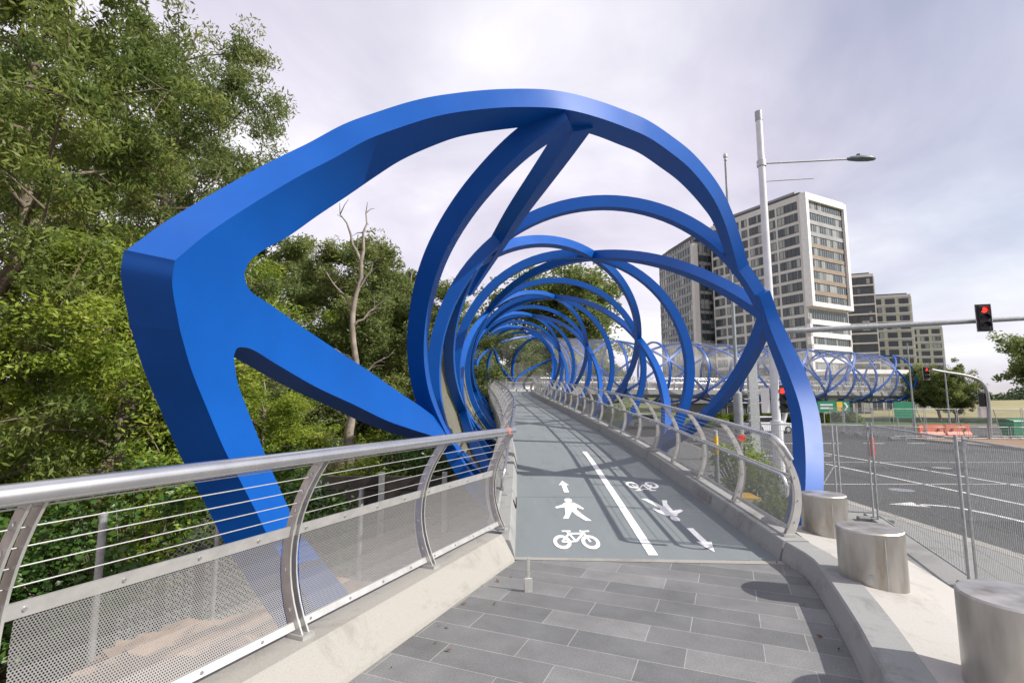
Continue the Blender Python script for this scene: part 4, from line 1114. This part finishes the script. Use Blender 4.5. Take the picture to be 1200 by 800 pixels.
def make_tree(name, label, loc, H, rad, base, limbs, twigs, per, ln, wd, droop, leaf, bark, seed, clump=.55, trunk_r=.22, lean=(0, 0), shape=1.0, group=None, bare=0):
    g = random.Random(seed)
    t = thing(name, label, 'tree', loc, group=group)
    mb = MB(); tip = Vector((lean[0], lean[1], H * .93))
    tr = []; n = 9
    wob = [Vector((g.uniform(-1, 1), g.uniform(-1, 1), 0)) * H * .012 for _ in range(n + 1)]
    for i in range(n + 1):
        q = i / n; tr.append(Vector((lean[0] * q ** 1.5, lean[1] * q ** 1.5, H * .93 * q)) + wob[i] * (1 if i else 0))
    tr[0].z = -.4
    mb.tube(tr, [trunk_r * (1 - .86 * i / n) * (1.25 if i == 0 else 1) for i in range(n + 1)], 9)
    def tp(q): x = q * n; i = min(int(x), n - 1); return tr[i].lerp(tr[i + 1], x - i)
    cs, rs = [], []
    for k in range(limbs):
        q0 = base + (.95 - base) * ((k + g.random()) / limbs) ** .9
        s = tp(q0); az = k * 2.4 + g.uniform(-.5, .5)
        u = (q0 - base) / (1 - base)
        reach = rad * (.55 + .45 * math.sin(PI * min(1, .18 + u * .85)) ** shape) * g.uniform(.65, 1.1)
        e = s + Vector((math.cos(az) * reach, math.sin(az) * reach, reach * g.uniform(.15, .75) * (1.1 - .5 * u)))
        md = s.lerp(e, .5) + Vector((0, 0, -.08 * reach + g.uniform(-.1, .2) * reach))
        lp = [s, s.lerp(md, .55) + Vector((0, 0, .03 * reach)), md, md.lerp(e, .5) + Vector((g.uniform(-.1, .1), g.uniform(-.1, .1), .08)) * reach, e]
        r0 = trunk_r * (1 - .8 * q0) * .55
        mb.tube(lp, [r0, r0 * .75, r0 * .55, r0 * .36, r0 * .16], 6)
        for w in range(twigs):
            v = g.uniform(.35, 1.0); x = v * 4; i = min(int(x), 3); a = lp[i].lerp(lp[i + 1], x - i)
            L_ = reach * g.uniform(.15, .42); b = a + Vector((g.gauss(0, 1), g.gauss(0, 1), g.gauss(.25, .7))).normalized() * L_
            mb.tube([a, a.lerp(b, .5) + Vector((0, 0, .05)), b], [r0 * .3, r0 * .2, .012], 4)
            if g.random() > bare:
                cs.append(tuple(b)); rs.append(clump * g.uniform(.6, 1.25))
                if g.random() < .6: cs.append(tuple(a.lerp(b, .55))); rs.append(clump * g.uniform(.5, .9))
        if g.random() > bare: cs.append(tuple(e)); rs.append(clump * g.uniform(.7, 1.2))
    mb.build('trunk', bark, t, world=False)
    if cs:
        V, cv = leaf_cloud(cs, rs, per, ln, wd, droop, seed); leaf_object('crown', V, cv, leaf, t)
    return t
def G(x, y): return (x, y, terrain(x, y))
gum = make_tree('gum_tree', 'tall gum tree at the far left, its drooping olive crown running out of frame', G(-11.5, 11.5), 16.5, 4.2, .14, 30, 12, 130, .17, .05, .9, M['gumleaf'], M['bark'], 3, .56, .22)
gum2 = make_tree('gum_tree', 'tall gum tree whose high branch reaches out above the blue arch', G(-12.6, 17.0), 19.5, 4.7, .16, 30, 12, 130, .17, .05, .9, M['oliveleaf'], M['bark'], 8, .58, .24, (1.0, .3))
dense = make_tree('broadleaf_tree', 'bushy yellow green tree below the gums, left of the blue plate', G(-9.6, 12.8), 9.2, 3.2, .08, 30, 12, 150, .125, .045, .35, M['brightleaf'], M['bark'], 21, .50, .16)
dup(gum, G(-17.5, 16), 2.0, 'dark gum tree behind the leftmost gum, at the frame edge', scale=(1.05, 1.05, 1.0))
dup(gum2, G(-16.0, 25), 2.6, 'high olive gum tree standing behind the branch-bearing gum', scale=(1.1, 1.1, 1.02))
dup(dense, G(-13.5, 20.5), 1.2, 'bushy tree in the dark middle of the left wood', scale=(1.35, 1.35, 1.3))
dup(dense, G(-6.9, 14.2), 2.7, 'low bright bushy tree seen under the blue strut', scale=(.62, .62, .52))
mid = make_tree('mixed_tree', 'mid green tree with a broken outline, framed by the blue plate and first hoop', G(-7.4, 24), 13.2, 3.0, .10, 28, 11, 140, .17, .062, .5, M['oliveleaf'], M['palebark'], 33, .56, .17)
dup(mid, G(-5.4, 26.5), 1.0, 'mid green tree just left of the first hoop', scale=(1.05, 1.05, .86))
dup(mid, G(-12.2, 28), 2.2, 'mid green tree left of the dead trunk, its top in open sky', scale=(1.15, 1.15, 1.12))
dup(mid, G(-3.9, 31), 3.3, 'mid green tree behind the left of the hoops', scale=(1.0, 1.0, .74))
dup(mid, G(-8.3, 33), 4.1, 'dark backing tree between the dead trunk and the hoops', scale=(1.3, 1.3, 1.02))
dup(mid, G(-10.2, 19.5), 5.0, 'green tree behind the blue plate, low beside the dead trunk', scale=(.8, .8, .55))
make_tree('sparse_tree', 'thin sparsely leaved sapling rising above the blue strut', G(-8.2, 17.0), 7.6, 1.5, .3, 14, 5, 40, .10, .03, .5, M['oliveleaf'], M['palebark'], 41, .3, .07, bare=.35)
# dead pale trunk
b = at_depth(409, 600, 15.0); b.z = terrain(b.x, b.y)
t = thing('dead_tree', 'dead pale tree trunk with bare broken branches, inside the blue plate opening', 'tree', b)
zt = CAMZ + (HOR - 236) / F * 15 - b.z
gg = random.Random(5)
tr = [Vector((.10 * math.sin(i * .9) + gg.uniform(-.03, .03), gg.uniform(-.04, .04), -.3 + i * zt * .80 / 15)) for i in range(17)]
mb = MB(); mb.tube(tr, [(.165 - .0066 * i) * gg.uniform(.88, 1.12) for i in range(17)], 10)
def limb(s, e, r):
    k = 6; P = [s.lerp(e, i / k) + Vector((gg.uniform(-1, 1), gg.uniform(-1, 1), gg.uniform(-1, 1))) * .05 * (0 if i == 0 else 1) for i in range(k + 1)]
    mb.tube(P, [r * (1 - .85 * i / k) for i in range(k + 1)], 6)
    for i in (2, 3, 4, 5):
        d = Vector((gg.uniform(-1, 1), gg.uniform(-.6, .6), gg.uniform(-.1, .9))) * .45; mb.tube([P[i], P[i] + d * .5 + Vector((0, 0, .05)), P[i] + d], [r * .35, r * .22, .006], 4)
T_ = tr[-1]
limb(T_, T_ + Vector((-.75, 0, zt * .19)), .06); limb(T_, T_ + Vector((.12, .1, zt * .20)), .06)
for q, dx, dz in ((.72, -1.0, 1.3), (.66, .9, .9), (.55, -.9, .5), (.48, 1.1, .8), (.40, -.8, .9), (.76, .6, 1.1)):
    i = int(q * zt / (zt * .80) * 15); limb(tr[min(i, 15)], tr[min(i, 15)] + Vector((dx, gg.uniform(-.5, .5), dz)), .045)
mb.build('trunk', M['palebark'], t, world=False)

def shrub(name, label, loc, w, h, n, per, ln, wd, leaf, seed, clump=.35, group=None, droop=.1):
    t = thing(name, label, 'shrub', loc, group=group); g = random.Random(seed); mb = MB(); cs, rs = [], []
    for k in range(n):
        az = g.uniform(0, 2 * PI); r = w * math.sqrt(g.random()); z = h * (1 - .55 * (r / w) ** 2) * g.uniform(.25, 1)
        c = Vector((r * math.cos(az), r * math.sin(az), z)); cs.append(tuple(c)); rs.append(clump * g.uniform(.7, 1.3))
        mb.tube([(c.x * .2, c.y * .2, -.1), (c.x * .7, c.y * .7, z * .55), c], [.02, .014, .006], 4, caps=False)
    mb.build('stems', M['bark'], t, world=False)
    V, cv = leaf_cloud(cs, rs, per, ln, wd, droop, seed, .8); leaf_object('foliage', V, cv, leaf, t)
    return t
sh = shrub('ivy_shrub', 'dark glossy leaved shrub at the far left edge above the handrail', G(-9.0, 8.6), 1.7, 3.1, 85, 70, .115, .075, M['glossleaf'], 5, .42)
sh2 = shrub('leafy_shrub', 'bright green feathery shrub beside the blue left leg', G(-6.0, 9.9), 1.6, 2.6, 70, 75, .11, .04, M['brightleaf'], 6, .42)
for (src, x, y, rz, s, lb) in ((sh, -6.7, 9.6, 1.1, 1.0, 'glossy leaved shrub left of the blue leg, over the black fence'), (sh, -11.4, 9.8, 2.4, 1.25, 'glossy dark shrub low at the left frame edge, behind the fence posts'),
                               (sh, -4.9, 11.4, 3.0, .82, 'glossy shrub under the blue plate, right of the left leg'), (sh2, -3.9, 13.8, 2.0, .85, 'bright feathery shrub between the pale trunk and the blue strut end'),
                               (sh2, -5.6, 15.2, 4.0, 1.15, 'bright feathery shrub behind the pale dead trunk'), (sh, -3.0, 16.2, 5.0, .9, 'glossy shrub beside the first hoop, above the perforated panels'),
                               (sh2, -8.6, 14.2, .5, 1.3, 'bright feathery shrub in the shade of the gums'), (sh, -2.6, 20, .9, 1.1, 'dark shrub behind the left bridge railing'), (sh2, -4.6, 21.5, 2.2, 1.3, 'pale feathery shrub far behind the first hoop'),
                               (sh2, -7.4, 11.4, 5.5, .95, 'bright feathery shrub in front of the bushy tree')):
    dup(src, G(x, y), rz, lb, scale=(s, s, s))
sh3 = shrub('garden_shrub', 'low green shrub beside the ramp behind the end of the right railing', (4.75, 8.3, SZ + .1), .5, .9, 26, 60, .07, .03, M['brightleaf'], 9, .22)
for i, (x, y, s, lb) in enumerate(((5.4, 10.6, 1.2, 'low green shrub beside the ramp, left of the lamp post'), (6.3, 13.5, 1.5, 'low green shrub below the hooked pylon'), (7.2, 16.4, 1.9, 'tall green shrub behind the right railing, under the signal'))):
    dup(sh3, (x, y, SZ + .1), i * 1.3, lb, scale=(s, s, s))
# the wood behind the far hoops
fig = make_tree('fig_tree', 'broad rounded fig tree towering behind the middle of the hoops', G(6.6, 66), 20.0, 8.2, .30, 34, 10, 95, .42, .24, .1, M['oliveleaf'], M['bark'], 51, 1.5, .5, shape=.7)
wood = make_tree('wood_tree', 'tall slender tree in the wood behind the far hoops, leftmost', G(-7.5, 47), 11.5, 3.3, .36, 22, 8, 75, .26, .12, .3, M['oliveleaf'], M['palebark'], 61, .85, .2)
for (x, y, rz, s, lb) in ((-3.6, 52, 1, 1.05, 'slender pale trunked tree behind the far hoops, second from the left'), (-.5, 56, 2, 1.0, 'slender pale trunked tree behind the far hoops, beside the fig'), (2.6, 58, 3, .9, 'slender pale trunked tree under the fig tree'),
                          (6.0, 58, 4, .82, 'slender tree right of the far hoops, under the fig crown'), (-11.5, 42, 5, 1.15, 'slender tree far behind the first hoop'), (9.4, 62, .6, .8, 'slender tree behind the bend of the bridge'), (13.2, 68, 1.6, .72, 'small slender tree right of the fig, near the towers')):
    dup(wood, G(x, y), rz, lb, scale=(s, s, s))
us = shrub('undergrowth_shrub', 'dry brown green bush at the foot of the far wood, leftmost', G(-5.2, 45), 2.6, 4.2, 60, 55, .26, .12, M['oliveleaf'], 15, .8)
for i, (x, y, lb) in enumerate(((-1.0, 51.5, 'dry bush at the foot of the far wood, behind the railing turn'), (3.0, 53.5, 'dry bush under the fig tree, seen through the hoops'), (7.4, 55, 'dry bush right of the railing turn'), (12, 64, 'dry bush behind the bend of the bridge'))):
    dup(us, G(x, y), i * 1.7, lb)
# right hand trees
rt = make_tree('round_tree', 'dark spreading tree cut by the right edge of the picture', (71.5, 66, SZ), 11.5, 6.6, .22, 26, 9, 110, .36, .2, .1, M['oliveleaf'], M['bark'], 71, 1.15, .35, shape=.6)
dup(rt, (55.0, 66.5, SZ), 1.9, 'smaller round tree standing past the end of the bridge tube', scale=(.56, .56, .60))
dup(rt, (60.0, 70, SZ), 3.9, 'low bushy tree right of the small round tree', scale=(.42, .42, .40))
# hedge on the verge and the far line of trees
hg = shrub('hedge', 'low clipped hedge on the verge beside the direction sign', (24, 66, SZ + .2), 1.0, 1.2, 60, 60, .22, .12, M['brightleaf'], 19, .4, 'clipped hedge clumps on the verge')
for i in range(9): dup(hg, (26.2 + i * 2.1, 65.5 + .4 * math.sin(i * 2), SZ + .2), i * 1.1)
hg['label'] = 'low clipped hedge clump on the far verge'
for o_ in bpy.data.objects:
    if o_.name.startswith('hedge'): o_['label'] = 'low clipped hedge clump in the row on the far verge'
V, cv = leaf_cloud([(x, y, .012) for x, y in [(lk(1.5 + k * .35) + .12 + random.uniform(-.05, .3), 1.5 + k * .35) for k in range(12)] + [(RKd[k * 3 % len(RKd)][0] - .12, RKd[k * 3 % len(RKd)][1]) for k in range(14)]], [.16] * 26, 2, .045, .022, 0, 23, .02)
tag(leaf_object('leaf_litter', V, cv, vary('dry_leaf', (.09, .055, .03), (.20, .13, .07), 30, .8), None), 'dry fallen leaves gathered along the kerbs of the paving', 'leaf litter', kind='stuff')
cs, rs = [], []
gg = random.Random(91)
for k in range(900):
    a = k / 900; x = 90 + 330 * a + gg.uniform(-8, 8); y = 250 + gg.uniform(-30, 30); h = gg.uniform(0, 1) * (6 + 3 * math.sin(x * .05) + 2 * math.sin(x * .17))
    cs.append((x, y, terrain(x, y) + h)); rs.append(gg.uniform(1.6, 3.2))
V, cv = leaf_cloud(cs, rs, 34, 1.3, .8, 0, 5, .8); tag(leaf_object('treeline', V, cv, M['darkleaf'], None), 'distant line of trees along the horizon on the right', 'treeline', kind='stuff')
cs, rs = [], []
for k in range(1500):
    x = gg.uniform(-75, -14); y = gg.uniform(30, 62) if x > -40 else gg.uniform(12, 60); h = gg.random() ** .7 * (12 + 4 * math.sin(x * .4) + 2 * math.sin(y))
    if x > -19 and y < 36: continue
    cs.append((x, y, terrain(x, y) + h)); rs.append(gg.uniform(.9, 1.8))
V, cv = leaf_cloud(cs, rs, 60, .34, .16, .3, 6, .8); tag(leaf_object('woods', V, cv, M['oliveleaf'], None), 'dense wood filling the background behind the left trees', 'wood', kind='stuff')
cs, rs = [], []
for k in range(900):
    x = gg.uniform(-14, -3.0); y = gg.uniform(8.5, 34)
    cs.append((x, y, terrain(x, y) + gg.random() * .35)); rs.append(gg.uniform(.25, .5))
V, cv = leaf_cloud(cs, rs, 40, .10, .05, .1, 7, .6); tag(leaf_object('ground_cover', V, cv, M['glossleaf'], None), 'low leafy ground cover under the left trees', 'ground cover', kind='stuff')
# ------------------------------------------------------------------ towers
class Tower:
    def __init__(s, label, corner, dl, ll, dr, lr, name='apartment_tower'):
        """corner: near vertical edge (x,y,z0); dl, dr: unit vectors of its two visible faces, ll, lr their lengths"""
        s.t = thing(name, label, 'building', corner); s.c = Vector(corner)
        s.dl = Vector((*dl, 0)).normalized(); s.dr = Vector((*dr, 0)).normalized(); s.ll, s.lr = ll, lr
        s.win = 0; s.rest = {}
    def block(s, name, z0, z1, mat, g=0.0, l0=0, l1=None, r0=0, r1=None):
        """solid between heights, grown g metres outward"""
        l1 = s.ll if l1 is None else l1; r1 = s.lr if r1 is None else r1
        P = [s.c + s.dl * a + s.dr * b for a, b in ((l0 - g, r0 - g), (l0 - g, r1 + g), (l1 + g, r1 + g), (l1 + g, r0 - g))]
        mb = MB(); vs = [(p.x, p.y, z0 + s.c.z) for p in P] + [(p.x, p.y, z1 + s.c.z) for p in P]
        mb.add(vs, [(0, 1, 2, 3), (7, 6, 5, 4), (0, 4, 5, 1), (1, 5, 6, 2), (2, 6, 7, 3), (3, 7, 4, 0)])
        return mb.build(name, mat, s.t)
    def face(s, side, u0, u1, z0, z1, d, mb):
        """thin box on a face, projecting d"""
        a, b = (s.dl, s.dr) if side == 'L' else (s.dr, s.dl)
        n = -b * d; p0, p1 = s.c + a * u0, s.c + a * u1; z0 += s.c.z; z1 += s.c.z
        vs = [Vector((q.x, q.y, z)) for z in (z0, z1) for q in (p0, p1)]; vs += [v + n for v in vs]; vs[0:4] = [v - n * .2 for v in vs[0:4]]
        mb.add(vs, [(4, 5, 7, 6), (0, 1, 5, 4), (2, 3, 7, 6), (0, 2, 6, 4), (1, 3, 7, 5)])
    def window(s, side, u0, u1, z0, z1, mull, glass, frame, d=.05):
        s.win += 1
        if s.win <= 96:
            mb = MB(); s.face(side, u0, u1, z0, z1, d, mb); w = mb.build('window', glass, s.t); mb = MB()
            n = max(1, round((u1 - u0) / mull))
            for i in range(n + 1): u = u0 + (u1 - u0) * i / n; s.face(side, u - .04, u + .04, z0, z1, d + .05, mb)
            s.face(side, u0, u1, z0 - .03, z0 + .05, d + .045, mb); s.face(side, u0, u1, z1 - .05, z1 + .03, d + .045, mb)
            mb.build('frame', frame, w)
        else:
            key = (glass.name, frame.name)
            if key not in s.rest: s.rest[key] = (MB(), MB(), glass, frame)
            a, b, *_ = s.rest[key]; s.face(side, u0, u1, z0, z1, d, a); n = max(1, round((u1 - u0) / mull))
            for i in range(n + 1): u = u0 + (u1 - u0) * i / n; s.face(side, u - .04, u + .04, z0, z1, d + .05, b)
    def finish(s):
        for a, b, g, f in s.rest.values():
            w = tag(a.build('windows', g, s.t), kind='stuff'); b.build('frames', f, w)
        return s.t
def px_corner(x, Y, z=SZ, yt=470): p = at_depth(x, yt, Y); return (p.x, p.y, z)
# the big white tower
Yc = 133; c = px_corner(937.5, Yc, SZ, 222); top = CAMZ + (HOR - 219) / F * Yc - SZ
T = Tower('tall white apartment tower with a projecting white framed front of brown bands', c, (-14, 26), 30, (14.6, 7.6), 18.0)
FH = 3.18
T.block('wall', -1, top - 1.2, M['offwhite']); T.block('parapet', top - 1.2, top, M['offwhite'], .003); T.block('roof', top, top + .9, M['darkclad'], -.6)
nfl = int((top - 6) / FH)
for k in range(nfl):
    zt = top - 1.7 - k * FH; z0 = zt - 2.2
    for u0, u1 in ((1.2, 7.0), (7.8, 9.4), (10.4, 16.0), (16.8, 18.6), (19.6, 25.0), (25.8, 29.4)):
        T.window('L', u0, u1, z0, zt, 1.15, M['glass'], M['darkclad'])
zb = top - 9 * 3.22 - 1.9                      # bottom of the projecting box
fr = MB(); W_ = 1.1
for u0, u1, z0, z1 in ((-.4, .75, zb, top), (16.8, 18.0, zb, top - .3), (.75, 16.8, zb, zb + 1.2), (.75, 16.8, top - 1.9, top)): T.face('R', u0, u1, z0, z1, 1.6, fr)
fr.build('front_frame', M['white'], T.t)
T.block('front_soffit', zb, zb + .25, M['white'], .0, r0=-.0) if False else None
for k in range(9):
    zt = top - 2.0 - k * 3.22
    T.window('R', 0.78, 16.75, zt - 1.95, zt, 1.0, M['glass'], M['galv'], .9)
    sp = MB(); T.face('R', 0.76, 16.78, zt - 3.05, zt - 1.95, 1.0, sp); sp.build('spandrel', M['brownclad'] if k > 2 else M['greyclad'], T.t)
z = zb - .5
T.window('R', .3, 17.6, z - 2.6, z, 1.0, M['glassdark'], M['galv'], .06)
z -= 2.9
for k in range(6):
    sp = MB(); T.face('R', -.9, 17.3, z - 1.3, z, .9, sp); sp.build('balcony_band', M['white'], T.t)
    T.window('R', .0, 16.9, z - 3.3, z - 1.3, .9, M['glass'], M['galv'], .5); z -= 3.3
sp = MB(); T.face('R', -.9, .0, z, zb - 3.4, .9, sp); T.face('R', 16.9, 17.3, z, zb - 3.4, .9, sp); sp.build('balcony_frame', M['white'], T.t)
T.block('plant_room', top + .9, top + 3.2, M['greyclad'], -4.5)
T.finish()
# glazed curved wing
t = thing('glass_tower', 'dark glazed tower wing with a curved end, left of the white tower', 'building', px_corner(812, 160, SZ, 275))
cx, cy, cz = t.location
h = CAMZ + (HOR - 275) / F * 160 - SZ
out = [(cx, cy), (cx - 1.6, cy + 10), (cx - 3.0, cy + 19)] + [(cx + .6 + 4.2 * math.cos(q), cy + 25 + 4.5 * math.sin(q)) for q in [PI * 1.12 - PI * .75 * i / 9 for i in range(10)]] + [(cx + 20, cy + 26), (cx + 24, cy + 8)]
mb = MB(); mb.prism(out, cz - 1, cz + h); mb.build('wall', M['glass'], t)
for k in range(int(h / 3.18)):
    z = cz + h - 1.2 - k * 3.18; mb = MB(); grow = [(cx + 6 + (x - cx - 6) * 1.012, cy + 6 + (y - cy - 6) * 1.012) for x, y in out]
    mb.prism(grow, z - .85, z + .15); mb.build('spandrel', M['greyclad'], t)
mb = MB()
for i in range(len(out)):
    a = Vector(out[i]); b = Vector(out[(i + 1) % len(out)]); n = max(1, int((b - a).length / 1.6))
    for j in range(n): p = a.lerp(b, j / n); mb.box((p.x, p.y, cz + h / 2), (.16, .16, h))
mb.build('mullions', M['darkclad'], t)
mb = MB(); p = Vector(out[0]); mb.box((p.x - .1, p.y - .6, cz + h / 2 - 1), (1.6, 1.6, h - 2), .2); mb.build('corner_column', M['offwhite'], t)
mb = MB(); mb.prism([(cx + 6 + (x - cx - 6) * .93, cy + 6 + (y - cy - 6) * .93) for x, y in out], cz + h, cz + h + 1.6); mb.build('roof', M['darkclad'], t)
# three receding blocks
def slab(label, px, Y, ytop, dl, ll, dr, lr, wall, bands, glass, cols_l, cols_r, fh=3.2, roofm=None):
    c = px_corner(px, Y, SZ, ytop); top = CAMZ + (HOR - ytop) / F * Y - SZ
    T = Tower(label, c, dl, ll, dr, lr)
    T.block('wall', -1, top - 1, wall); T.block('parapet', top - 1, top, bands, .15); T.block('roof', top, top + .6, roofm or M['darkclad'], -.8)
    n = int((top - 5) / fh)
    for k in range(n):
        zt = top - 1.5 - k * fh
        sp = MB(); T.face('R', 0, lr, zt - 2.55, zt - 2.05, .25, sp); T.face('L', 0, ll, zt - 2.55, zt - 2.05, .16, sp); sp.build('floor_band', bands, T.t)
        for i in range(cols_l): T.window('L', ll * (i + .15) / cols_l, ll * (i + .85) / cols_l, zt - 2.0, zt, 1.6, glass, M['darkclad'])
        for i in range(cols_r): T.window('R', lr * (i + .12) / cols_r, lr * (i + .88) / cols_r, zt - 2.0, zt, 1.4, glass, M['darkclad'])
    for i in range(cols_r + 1):
        sp = MB(); u = min(max(lr * i / cols_r, .25), lr - .25); T.face('R', u - .22, u + .22, 3, top - 1, .35, sp); sp.build('fin', bands, T.t)
    return T.finish()
slab('dark clad apartment block with pale balcony frames, right of the white tower', 1022, 165, 318, (-12, 5), 11, (9, 17), 16, M['darkclad'], M['offwhite'], M['glassdark'], 2, 4)
slab('cream and dark striped apartment block, middle of the receding blocks', 1066, 188, 343, (-12, 4), 13, (10, 20), 19, M['cream'], M['offwhite'], M['glassdark'], 3, 5)
slab('cream apartment block farthest right, nearest the trees', 1103, 222, 381, (-12, 4), 13, (8, 16), 12, M['cream'], M['offwhite'], M['glassdark'], 3, 3)
# podium with white fascia
c = px_corner(845, 86); T = Tower('long low podium building with a pale fascia under the bridge span', (c[0], c[1], SZ), (-.1, 1), 18, (1, .12), 26, 'podium_building')
T.block('wall', 0, 4.2, M['darkclad']); T.block('fascia', 2.5, 3.3, M['offwhite'], .5); T.block('roof', 4.2, 5.0, M['greyclad'], .2)
for i in range(7): T.window('R', 1 + i * 3.6, 3.8 + i * 3.6, .3, 2.3, 1.4, M['glassdark'], M['galv'])
T.finish()
c = px_corner(936, 84); T = Tower('low white building with a flat roof, left of the bridge supports', (c[0], c[1], SZ), (-.2, 1), 14, (1, .1), 13.0, 'low_building')
T.block('wall', 0, 3.4, M['greyclad']); T.block('roof', 3.4, 5.1, M['white'], .5)
for i in range(4): T.window('R', .8 + i * 3.1, 3.2 + i * 3.1, .5, 3.0, 1.2, M['glassdark'], M['galv'])
T.finish()
c = px_corner(998, 96); T = Tower('grey glazed lobby building behind the V shaped bridge supports', (c[0], c[1], SZ), (-.2, 1), 14, (1, .15), 17.0, 'lobby_building')
T.block('wall', 0, 8.0, M['greyclad']); T.block('roof', 8.0, 8.8, M['white'], .4)
for k in range(2):
    for i in range(5): T.window('R', .6 + i * 3.3, 3.2 + i * 3.3, .6 + k * 3.8, 3.6 + k * 3.8, 1.3, M['glass'], M['galv'])
T.finish()

# ------------------------------------------------------------------ sky, sun, view
world = bpy.data.worlds.new('World'); scene.world = world; world.use_nodes = True
nt = world.node_tree; bg = nt.nodes['Background']
EL, AZ = R_(37), R_(108)
sky = N(nt, 'ShaderNodeTexSky', sky_type='NISHITA'); sky.sun_disc = False; sky.sun_elevation = EL; sky.sun_rotation = AZ
tc = N(nt, 'ShaderNodeTexCoord'); sp = N(nt, 'ShaderNodeSeparateXYZ'); nt.links.new(tc.outputs['Generated'], sp.inputs[0])
dz = math_(nt, 'MAXIMUM', math_(nt, 'ADD', sp.outputs[2], .38), .08)
cb = N(nt, 'ShaderNodeCombineXYZ'); nt.links.new(math_(nt, 'DIVIDE', sp.outputs[0], dz), cb.inputs[0]); nt.links.new(math_(nt, 'DIVIDE', sp.outputs[1], dz), cb.inputs[1])
n1 = N(nt, 'ShaderNodeTexNoise'); n1.inputs['Scale'].default_value = 1.5; n1.inputs['Detail'].default_value = 7; n1.inputs['Roughness'].default_value = .55; n1.inputs['Distortion'].default_value = .5
n2 = N(nt, 'ShaderNodeTexNoise'); n2.inputs['Scale'].default_value = .55; n2.inputs['Detail'].default_value = 4
mp = N(nt, 'ShaderNodeMapping'); mp.inputs['Location'].default_value = (3.1, 1.7, 0); nt.links.new(cb.outputs[0], mp.inputs['Vector'])
nt.links.new(mp.outputs[0], n1.inputs['Vector']); nt.links.new(cb.outputs[0], n2.inputs['Vector'])
cl = ramp(nt, [(.32, (5.8, 5.5, 6.6)), (.48, (7.3, 6.95, 7.9)), (.64, (9.3, 9.1, 9.5))]); nt.links.new(n1.outputs['Fac'], cl.inputs['Fac'])
# thinner cloud towards the east where the blue shows
thin = math_(nt, 'ADD', n2.outputs['Fac'], math_(nt, 'MULTIPLY', sp.outputs[0], -.16))
cov = ramp(nt, [(.30, (.35, .35, .35)), (.47, (.97, .97, .97))]); nt.links.new(thin, cov.inputs['Fac'])
mx = N(nt, 'ShaderNodeMix', data_type='RGBA'); nt.links.new(cov.outputs['Color'], mx.inputs[0]); nt.links.new(sky.outputs[0], mx.inputs[6]); nt.links.new(cl.outputs['Color'], mx.inputs[7])
nt.links.new(mx.outputs[2], bg.inputs['Color']); bg.inputs['Strength'].default_value = .105
sd = bpy.data.lights.new('sun', 'SUN'); sd.energy = 5.0; sd.angle = R_(.6); sd.color = (1, .95, .87)
so = bpy.data.objects.new('sun', sd); COL.objects.link(so)
sv = Vector((math.sin(AZ) * math.cos(EL), math.cos(AZ) * math.cos(EL), math.sin(EL)))
so.rotation_euler = sv.to_track_quat('Z', 'Y').to_euler(); so.location = sv * 60
vs = scene.view_settings
vs.view_transform = 'Standard'; vs.look = 'None'; vs.exposure = 0.27; vs.gamma = 1.0
scene.render.engine = 'CYCLES'; scene.cycles.transparent_max_bounces = 24; scene.cycles.max_bounces = 7
scene.cycles.use_denoising = True
